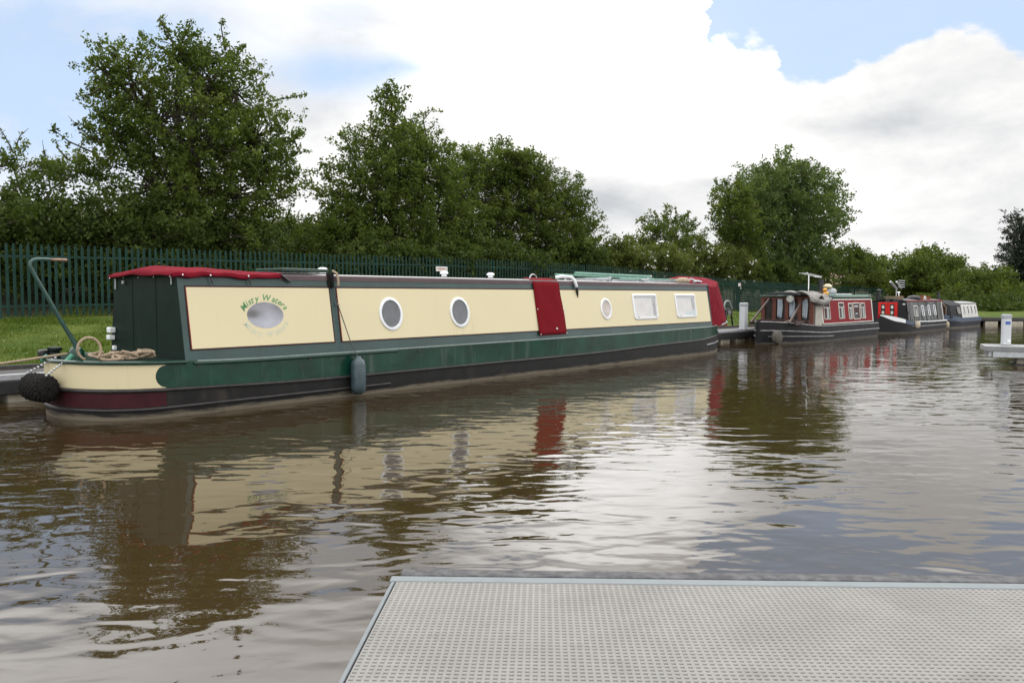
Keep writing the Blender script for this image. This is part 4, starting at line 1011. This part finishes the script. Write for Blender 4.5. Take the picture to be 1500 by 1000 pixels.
def pedestal(loc, rz, label, h=.68, w_=.26, grp='service pedestals', badge=True):
    t = thing('service_pedestal', label, 'pedestal', loc, rz, grp)
    MB().box((0, 0, h*.43), (w_, w_*.8, h*.86)).build('body', M['pedestal'], t, bevel=.02)
    c = MB(); c.loft([[(w_*a*sx, w_*.8*a*sy, z) for sx, sy in ((-.5, -.5), (.5, -.5), (.5, .5), (-.5, .5))] for a, z in ((1.04, h*.862), (1.04, h*.97), (.8, h), )]); c.build('cap', M['pedestal_grey'], t, bevel=.008)
    MB().box((0, -.002, .012), (w_*1.15, w_*.95, .024)).build('base_plate', M['steel'], t, bevel=.004)
    if badge:
        MB().box((.0, -w_*.405, h*.72), (w_*.62, .008, h*.10)).build('badge', M['pedestal_blue'], t)
        b = MB(); b.box((.03, -w_*.41, h*.14), (.07, .03, .06)); b.tube([(.03, -w_*.42, h*.12), (.05, -w_*.5, .03), (-.08, -w_*.6, .03)], .010, 6); b.build('socket', M['white'], t, bevel=.005)
    return t
pm = Matrix.Rotation(-math.radians(24), 3, 'Z')
pp = Vector((9.90, 17.25, .38))+pm @ Vector((.45, .72, 0))
pedestal(pp, -math.radians(5), 'white service pedestal with a blue badge standing on the right pontoon', .66, .165)
pedestal(Q(21.05, .28, .366), math.pi/2-QH, 'pale grey service pedestal on the quay between the green boat and the red boat', .84, .24, badge=False)
pedestal(Vector((22.75, 40.9, .38)), 0, 'small white pedestal far off on the end bank beside the last boat', .52, .30, badge=False)
# black stand with hose loop on the lawn by the quay
hs = thing('hose_stand', 'black stand with a curled grey hose on the grass beyond the quay', 'hose stand', Q(22.7, 1.75, land_z(22.7, 1.75)), math.pi/2-QH)
b = MB()
for x, y in ((-.28, -.1), (-.02, .1), (.22, -.08)): b.tube([(x*1.1, y, 0), (x*.7, y*.6, .42), (x*.4, 0, .62)], .035, 6)
b.box((.0, 0, .50), (.46, .12, .18)); b.build('stand', M['black'], hs, bevel=.01)
MB().tube([(-.05, 0, .56)]+[(-.02+.22*math.cos(a), 0, .72+.17*math.sin(a)) for a in [math.radians(x) for x in range(230, -10, -16)]]+[(.32, 0, .62)], .026, 8).build('hose', M['hose'], hs, smooth=True)
MB().lathe([(.05, 0), (.07, .12), (0, .13)], (-.05, -.09, .40), 10).build('nozzle', M['steel'], hs, smooth=True)
e0 = Q(21.4, .2, .40); e1 = on2(6.6, .5, .68)
mr = thing('mooring_rope', 'tan mooring rope from the quay pedestal up to the red boat bow', 'rope', e0)
MB().tube([tuple((e0.lerp(e1, k/10)-e0)+Vector((0, 0, -.06*math.sin(math.pi*k/10)))) for k in range(11)], .018, 6).build('line', M['rope'], mr, smooth=True)

# ------------------------------------------------------------------ palisade fence
def fence():
    s0, s1, bay = -14.0, 74.0, 2.75
    root = thing('palisade_fence', 'long dark green steel palisade fence along the back of the lawn', 'fence', Q(s0, FT, gz(s0)), 0)
    R0 = root.location
    H_ = 1.78; nb = int((s1-s0)/bay)
    def post(s):
        m = MB(); z = gz(s); c = Q(s, FT+.06, z+H_*.49)-R0; m.box(c, (.055, .10, H_*.98), math.pi/2-QH); m.build('post', M['fence'], root)
    for i in range(nb):
        a = s0+i*bay; post(a); m = MB(); n = 17
        for k in range(n):
            s = a+.08+(bay-.16)*(k+.5)/n; z = gz(s); hw = .034
            sec = [(-hw, .0), (-hw*.45, -.016), (0, -.006), (hw*.45, -.016), (hw, 0)]
            rng = random.Random(i*40+k); dz = rng.uniform(-.008, .008)
            rows = [[Q(s+x, FT+y, z+.06)-R0 for x, y in sec], [Q(s+x, FT+y, z+H_-.09+dz)-R0 for x, y in sec], [Q(s+x*.62, FT+y*.7-.004, z+H_-.035+dz)-R0 for x, y in sec], [Q(s+x*.10, FT+y*.2-.006, z+H_+dz)-R0 for x, y in sec]]
            m.loft(rows, False, False)
        m.build('pale_panel', M['fence'], root, thick=.003)
        for h in (.30, 1.48):
            rr = MB(); rr.loft([[Q(s, FT+y, gz(s)+h+z)-R0 for y, z in ((.006, -.025), (.045, -.025), (.045, .025), (.006, .025))] for s in (a+.03, a+bay-.03)]); rr.build('rail', M['fence'], root)
    post(s0+nb*bay)
fence()
def sign(px, py, wpx, hpx, label, txt):
    p = at(px, py, FT-.05); Y = p.y; w_ = wpx*Y/F_PX*1.25; h = hpx*Y/F_PX
    t = thing('sign', label, 'sign', p, math.pi/2-QH, 'signs on the fence')
    MB().box((0, 0, 0), (w_, .012, h)).build('plate', M['sign'], t, bevel=.003)
    m = MB()
    if txt:
        n = 8
        for k in range(n):
            x = lerp(-w_*.29, w_*.29, k/(n-1)); m.box((x-.012, -.008, 0), (.012, .004, h*.36)); m.box((x+.010, -.008, h*.12*(1 if k % 2 else -1)), (.030, .004, h*.10)); m.box((x+.014, -.008, h*.15), (.03, .004, h*.06))
        m.build('lettering', M['red_ink'], t)
        d = MB()
        for x in (-.41, .41): d.lathe([(.018, 0), (.016, .004)], (x*w_, -.012, 0), 10, 'y')
        d.build('bolt', M['dark_ink'], t, each=True)
    else:
        for k in (-1, 1): m.box((0, -.008, k*h*.14), (w_*.6, .004, h*.09))
        m.build('lettering', M['dark_ink'], t)
        MB().box((w_*.40, -.008, 0), (w_*.14, .004, h*.8)).build('red_stripe', M['red_ink'], t)
sign(647, 394, 18, 7.0, 'white sign with a line of red lettering on the fence above the cabin roof', True)
sign(1083.5, 417, 6.5, 4.4, 'small white sign with a red stripe on the fence right of the bow cover', False)

# ------------------------------------------------------------------ trees and bushes
class Plant:
    def __init__(s, seed): s.rg = np.random.default_rng(seed); s.p = []; s.sz = []; s.wood = MB()
    def spray(s, p0, d, ln, nleaf, size, rad):
        rg = s.rg; t = rg.random(nleaf)**.9
        cur = d*t[:, None]*ln; cur[:, 2] -= .10*ln*t**2
        off = rg.normal(0, 1, (nleaf, 3))*(rad*(1.05-.65*t))[:, None]
        s.p.append(p0+cur+off); s.sz.append(size*rg.uniform(.6, 1.3, nleaf))
def tree(name, label, cat, base_px, t, blobs, leafm, n_spray, nleaf=46, size=.075, ln=.7, rad=.13, twigs=(), trunk=.16, seed=1, group=None, up=.45, shell=.38, petals=0, dz=.8, base_t=None, limbs=.3, conifer=False):
    base = at(base_px, 440, t if base_t is None else base_t)
    sQ = (base-QO).dot(QU); tQ = (base-QO).dot(QV); base.z = land_z(sQ, tQ)-.05 if tQ > 0 else .4
    root = thing(name, label, cat, base, 0, group); P = Plant(seed); rg = P.rg
    B = []
    for q in blobs:
        px, py, rx, ry = q[:4]; dt = q[4] if len(q) > 4 else 0.0
        c = at(px, py, t+dt); k = c.y/F_PX; B.append((np.array(c-base), rx*k, ry*k))
    wts = np.array([b[1]*b[2]+.02 for b in B])**.85; wts /= wts.sum()
    right = np.array([1, 0, 0]); pts = []
    ci = rg.choice(len(B), n_spray, p=wts)
    top = max(b[0][2]+b[2] for b in B); hub = np.array([0, 0, top*.38])
    for i in ci:
        c, rx, ry = B[i]; d = rg.normal(0, 1, 3); d /= np.linalg.norm(d)
        lump = 1+.22*math.sin(d[0]*5+i)*math.cos(d[1]*4+i*2)+.16*math.sin(d[2]*7+i*3); r = (rg.random()**shell)*lump*.93
        rd = max(rx, ry)*dz if dz else rx
        p = c+np.array([d[0]*rx, d[1]*min(rd, rx*1.2), d[2]*ry])*r
        if p[2] < .10: p[2] = .10+rg.random()*.3
        o = d*np.array([1, 1, .7])+np.array([0, 0, up])+rg.normal(0, .35, 3); o /= np.linalg.norm(o)
        L = ln*rg.uniform(.5, 1.25); P.spray(p, o, L, int(nleaf*rg.uniform(.7, 1.3)), size, rad)
        pts.append((p, i, o, L))
    kpx = base.y/F_PX
    for (x0, y0, x1, y1) in twigs:
        a = np.array(at(x0, y0, t)-base); b = np.array(at(x1, y1, t)-base); n = max(3, int(np.linalg.norm(b-a)/.16)); bend = rg.normal(0, .10, 3)
        for k in range(n):
            f = k/n; p = a+(b-a)*f+bend*math.sin(math.pi*f)*2; d = (b-a)/np.linalg.norm(b-a)+rg.normal(0, .7, 3); d /= np.linalg.norm(d)
            P.spray(p, d, ln*.40*(1.15-f), int(nleaf*.34), size*.92, rad*.55)
        P.wood.tube([Vector(tuple(a+(b-a)*f+bend*math.sin(math.pi*f)*2)) for f in (0, .35, .7, 1)], [.03, .022, .014, .005], 5, False)
    # trunk, limbs to each clump, twigs to the sprays
    cs = [b[0] for b in B]; cen = np.mean(cs, axis=0)
    if trunk:
        th = top*.55; tp = [Vector((0, 0, -.1)), Vector((.05*top*.2, 0, th*.25)), Vector((cen[0]*.25, cen[1]*.25, th*.6)), Vector((cen[0]*.6, cen[1]*.6, th))]
        P.wood.tube(tp, [trunk*1.25, trunk, trunk*.8, trunk*.5], 9, False)
        if conifer: P.wood.tube([tp[-1], Vector((cen[0]*.6, cen[1]*.6, top))], [trunk*.5, .02], 7, False)
        for j, (c, rx, ry) in enumerate(B):
            f = rg.uniform(.35, .95); st = tp[2].lerp(tp[3], f) if f > .4 else tp[1].lerp(tp[2], .8)
            mid = st.lerp(Vector(tuple(c)), .55)+Vector((0, 0, .12*(c[2]-st.z if c[2] > st.z else 0)))+Vector(tuple(rg.normal(0, .12, 3)))
            P.wood.tube([st, mid, Vector(tuple(c))], [trunk*.42, trunk*.30, trunk*.18], 6, False)
    for p, i, o, L in pts:
        if rg.random() < limbs:
            c = B[i][0]; a = Vector(tuple(c+(p-c)*rg.uniform(0, .35))); b = Vector(tuple(p)); m_ = a.lerp(b, .5)+Vector((0, 0, -.06))
            P.wood.tube([a, m_, b, b+Vector(tuple(o))*L*.7], [.028, .020, .012, .004], 4, False)
    pp = np.concatenate(P.p); sz = np.concatenate(P.sz); V = leaf_quads(pp, sz, rg)
    link('crown' if trunk > .1 else 'foliage', np_mesh('leaves', V, np.arange(len(V)).reshape(-1, 4)), leafm, root)
    if P.wood.v: P.wood.build('trunk' if trunk > .1 else 'stems', M['bark'], root, smooth=True)
    if petals:
        vis = np.where((pp[:, 1] < np.quantile(pp[:, 1], .22)))[0]; j = rg.choice(vis, petals); cl = np.repeat(pp[j], 5, axis=0)+rg.normal(0, .035, (petals*5, 3)); cl[:, 1] -= .12
        V = leaf_quads(cl, np.full(len(cl), .075), rg); link('blossom', np_mesh('blossom', V, np.arange(len(V)).reshape(-1, 4)), M['petal'], root)
    return root
G = 'trees behind the palisade fence'; GB = 'bushes behind the palisade fence'
# left: big hawthorn
tree('hawthorn_tree', 'largest hawthorn, tall and dark with sprigs poking up, behind the covered stern', 'tree', 275, 12.6,
     [(292, 118, 50, 44), (196, 122, 56, 46), (232, 178, 82, 58), (345, 135, 44, 42), (372, 205, 64, 56), (290, 215, 105, 70), (172, 205, 42, 38), (398, 262, 42, 36), (230, 275, 90, 48), (330, 285, 92, 46), (290, 330, 110, 40), (262, 72, 22, 22), (326, 84, 20, 18), (152, 100, 24, 26)],
     L_HAW, 1380, 44, .078, .62, .115,
     [(268, 80, 246, 22), (262, 70, 270, 34), (300, 95, 203, 46), (200, 95, 146, 58), (165, 120, 112, 141), (170, 150, 124, 88), (390, 150, 452, 138), (400, 225, 459, 222), (330, 75, 334, 42), (360, 105, 372, 84), (385, 140, 402, 108), (150, 205, 100, 170), (410, 250, 450, 275), (140, 225, 82, 182)], .17, 21, G, shell=.30, limbs=.4)
tree('hawthorn_tree', 'thin straggling hawthorn sticking up over the hedge at the left edge', 'tree', 40, 14.5,
     [(18, 240, 36, 16), (70, 252, 42, 14), (118, 250, 36, 16)], L_HAW, 100, 46, .06, .5, .09,
     [(20, 225, -6, 178), (30, 225, 42, 188), (70, 240, 62, 205), (100, 235, 92, 205), (120, 235, 138, 190), (10, 230, 8, 190)], .11, 22, G, limbs=.5)
# left hedge
for k, (px, py, rx, ry, t) in enumerate(((-30, 326, 95, 70, 12.2), (60, 328, 85, 66, 12.8), (150, 332, 82, 60, 12.2), (235, 340, 70, 52, 11.6), (345, 350, 74, 44, 11.8), (425, 348, 66, 42, 13.2), (500, 348, 52, 46, 12.6))):
    labs = ['dark bush cut off by the left edge behind the fence', 'dark flat topped bush left of the big hawthorn', 'dark bush against the left flank of the big hawthorn', 'low shadowed bush under the big hawthorn trunk', 'low dark bush right of the hawthorn trunk', 'bush filling the gap between the big hawthorn and the pointed tree', 'small bush at the left foot of the pointed tree']
    tree('bush', labs[k], 'bush', px, t, [(px, py+8, rx, ry), (px-rx*.5, py+40, rx*.6, ry*.55), (px+rx*.5, py+42, rx*.6, ry*.5), (px, py+70, rx*.95, 34)], L_DARK if k < 5 else L_HAW, 360, 44, .085, .5, .16, (), .07, 40+k, GB, shell=.34, limbs=.12)
# pointed tree and its neighbours
tree('pointed_tree', 'tree with a narrow pointed top behind the middle of the green boat', 'tree', 575, 12.8,
     [(573, 150, 13, 24), (576, 190, 34, 28), (560, 225, 62, 36), (615, 215, 34, 34), (545, 265, 72, 36), (620, 262, 62, 44), (560, 310, 88, 44), (640, 318, 72, 48), (590, 355, 120, 36), (510, 330, 44, 36)],
     L_HAW, 1250, 46, .082, .62, .13,
     [(572, 150, 568, 121), (574, 140, 577, 127), (540, 205, 510, 182), (548, 205, 546, 162), (605, 195, 601, 165), (625, 205, 652, 164), (500, 250, 470, 240), (505, 290, 470, 283), (520, 225, 497, 195), (640, 225, 655, 205)], .15, 23, G, shell=.32, limbs=.3)
tree('hedgerow_tree', 'rounded tree with a ragged twiggy top right of the pointed tree', 'tree', 715, 13.6,
     [(672, 250, 34, 28), (700, 248, 42, 32), (740, 246, 48, 34), (690, 290, 58, 40), (745, 295, 58, 42), (710, 340, 80, 46)], L_HAW, 700, 46, .085, .6, .14,
     [(710, 240, 715, 210), (735, 235, 736, 207), (750, 240, 765, 222), (690, 240, 680, 222)], .13, 24, G, shell=.34)
tree('hedgerow_tree', 'broad green tree sloping down to the right behind the red hatch cloth', 'tree', 800, 12.6,
     [(780, 265, 38, 36), (815, 285, 38, 36), (770, 310, 56, 44), (830, 320, 42, 42), (852, 352, 30, 34), (795, 355, 80, 40), (760, 245, 26, 20)], L_FRESH, 800, 46, .082, .58, .13,
     [(780, 240, 778, 222), (800, 250, 805, 228), (840, 290, 852, 268), (860, 330, 882, 308), (862, 350, 880, 342)], .13, 25, G, shell=.33)
for k, (px, py, rx, ry, t, lm, lab, pet) in enumerate((
     (560, 380, 70, 24, 10.9, L_DARK, 'dark undergrowth bush directly below the pointed tree', 0), (640, 384, 60, 22, 10.8, L_DARK, 'dark undergrowth bush behind the red lettered sign', 0), (745, 384, 60, 22, 10.8, L_DARK, 'dark undergrowth bush behind the second roof vent', 0),
     (1130, 404, 44, 18, 10.9, L_DARK, 'dark undergrowth bush at the left foot of the ash tree', 0), (1190, 408, 44, 16, 10.9, L_DARK, 'dark undergrowth bush at the right foot of the ash tree', 0),
     (680, 372, 70, 28, 11.6, L_DARK, 'dark low bush under the two hedgerow trees', 0), (835, 375, 50, 26, 11.4, L_DARK, 'dark bush low at the right foot of the broad tree', 0),
     (905, 378, 38, 26, 12.2, L_PALE, 'pale olive bush beyond the fence left of the sapling', 6), (960, 385, 48, 24, 11.6, L_PALE, 'olive bush dotted with white blossom below the sapling', 40),
     (1030, 378, 48, 32, 12.2, L_PALE, 'tall olive bush with white blossom left of the ash tree', 46), (1075, 395, 34, 22, 11.4, L_PALE, 'small bush with white blossom just behind the bow cover', 30))):
    tree('bush', lab, 'bush', px, t, [(px, py, rx, ry), (px-rx*.5, py+12, rx*.6, ry*.7), (px+rx*.5, py+10, rx*.6, ry*.7)], lm, 300, 42, .095, .5, .16, (), .06, 60+k, GB, petals=pet, limbs=.15)
tree('sapling', 'thin twiggy sapling standing clear against the sky between the big trees', 'tree', 978, 13.8,
     [(980, 335, 32, 26), (955, 352, 32, 22), (1003, 350, 30, 24), (975, 372, 54, 20)], L_HAW, 230, 40, .095, .6, .13,
     [(985, 325, 988, 298), (978, 330, 968, 303), (955, 340, 930, 330), (945, 350, 914, 345), (1000, 335, 1012, 312), (940, 325, 960, 318), (1005, 340, 1028, 325)], .08, 26, G, limbs=.6)
# ash tree with the dark hawthorn on its left
tree('ash_tree', 'tall rounded ash tree right of the bow cover, the tallest on the right', 'tree', 1165, 12.8,
     [(1150, 258, 42, 32), (1125, 282, 44, 34), (1182, 282, 40, 36), (1155, 312, 72, 48), (1205, 308, 34, 32), (1105, 318, 34, 36), (1150, 362, 68, 44), (1180, 385, 50, 30), (1120, 385, 40, 30)],
     L_ASH, 1250, 46, .13, .95, .22, [(1150, 245, 1150, 224), (1130, 255, 1122, 236), (1175, 250, 1182, 240), (1215, 300, 1242, 316), (1205, 280, 1225, 272), (1220, 320, 1240, 328)], .24, 27, G, shell=.34, up=.15)
tree('hawthorn_tree', 'dark hawthorn pressed against the left side of the ash tree', 'tree', 1080, 12.2,
     [(1075, 290, 24, 24), (1070, 320, 34, 30), (1085, 350, 40, 36), (1080, 388, 46, 28)], L_HAW, 430, 44, .11, .7, .17,
     [(1065, 285, 1047, 260), (1075, 280, 1078, 258), (1060, 300, 1042, 300), (1090, 280, 1098, 265)], .14, 28, G, shell=.34, limbs=.4)
tree('hedgerow_tree', 'low green tree to the right of the ash tree over the red boat', 'tree', 1240, 12.4,
     [(1245, 378, 22, 17), (1225, 388, 26, 18), (1265, 392, 26, 16), (1245, 402, 46, 14)], L_FRESH, 380, 40, .13, .7, .22, [(1243, 370, 1246, 358), (1210, 385, 1208, 365)], .12, 29, G)
tree('bush', 'rough grassy bush behind the fence above the red boat stern', 'bush', 1235, 11.2, [(1230, 414, 36, 10), (1270, 414, 30, 10), (1195, 410, 26, 12)], L_PALE, 260, 36, .12, .5, .2, (), .06, 71, GB)
tree('sapling', 'sparse see through sapling above the black boat chimney', 'tree', 1297, 13.0, [(1296, 392, 11, 12), (1302, 408, 16, 10)], L_HAW, 60, 30, .13, .8, .2,
     [(1296, 395, 1292, 374), (1300, 395, 1308, 380), (1292, 398, 1286, 382)], .07, 30, G, limbs=.8)
tree('bush', 'dark bush low behind the fence end near the black boat', 'bush', 1300, 12.2, [(1300, 418, 24, 10), (1328, 420, 24, 10)], L_DARK, 150, 36, .15, .6, .24, (), .06, 72, GB)
def far_tree(name, label, cat, px, Y, blobs, leafm, n, nleaf, size, ln, rad, twigs, trunk, seed, group, conifer=False, up=.4, shell=.35):
    t = (ondepth(px, 440, Y)-QO).dot(QV)
    return tree(name, label, cat, px, t, blobs, leafm, n, nleaf, size, ln, rad, twigs, trunk, seed, group, up, shell, 0, .8, None, .25, conifer)
GR = 'trees beyond the end of the basin'
far_tree('willow_tree', 'bright green bushy tree behind the aerial of the black boat', 'tree', 1358, 56, [(1362, 390, 36, 22), (1338, 402, 28, 22), (1385, 402, 22, 22), (1355, 425, 52, 22), (1395, 430, 26, 18)], L_FRESH, 620, 42, .13, .9, .24, [(1365, 378, 1374, 364), (1385, 392, 1404, 378), (1325, 390, 1316, 382)], .18, 31, GR)
far_tree('hedgerow_tree', 'wide olive tree at the right end between the bright tree and the conifer', 'tree', 1440, 52, [(1425, 418, 28, 22), (1458, 420, 28, 22), (1440, 442, 52, 22), (1480, 440, 26, 22), (1415, 440, 26, 22)], L_FRESH, 620, 42, .12, .8, .22, [(1420, 405, 1418, 390), (1432, 405, 1436, 392)], .16, 32, GR)
far_tree('conifer_tree', 'dark conifer rising at the right edge of the view', 'tree', 1502, 60,
     [(1493, 322, 4, 10), (1494, 338, 8, 9), (1495, 354, 13, 10), (1496, 372, 18, 11), (1498, 390, 22, 12), (1499, 410, 27, 14), (1500, 432, 32, 16)],
     L_CON, 620, 54, .085, 1.15, .12, [(1494, 325, 1491, 309), (1488, 335, 1476, 326), (1486, 350, 1468, 341), (1484, 366, 1463, 356), (1482, 384, 1460, 374), (1480, 404, 1456, 395), (1478, 424, 1452, 415), (1500, 340, 1514, 332), (1502, 360, 1524, 352), (1504, 385, 1532, 378)], .22, 33, GR, True, -.12, .55)
for k, (px, py, rx, ry, Y, lab) in enumerate(((1400, 452, 40, 14, 47, 'dark bush on the end bank behind the last boat cabin'), (1452, 456, 34, 12, 45, 'dark bush on the end bank beside the far pedestal'), (1500, 455, 40, 14, 46, 'dark bush on the end bank at the right edge'), (1560, 445, 50, 26, 48, 'dark bush on the end bank outside the right edge'))):
    far_tree('bush', lab, 'bush', px, Y, [(px, py, rx, ry), (px+rx*.4, py-3, rx*.6, ry)], L_DARK, 240, 40, .11, .6, .2, (), .06, 80+k, 'bushes on the end bank')
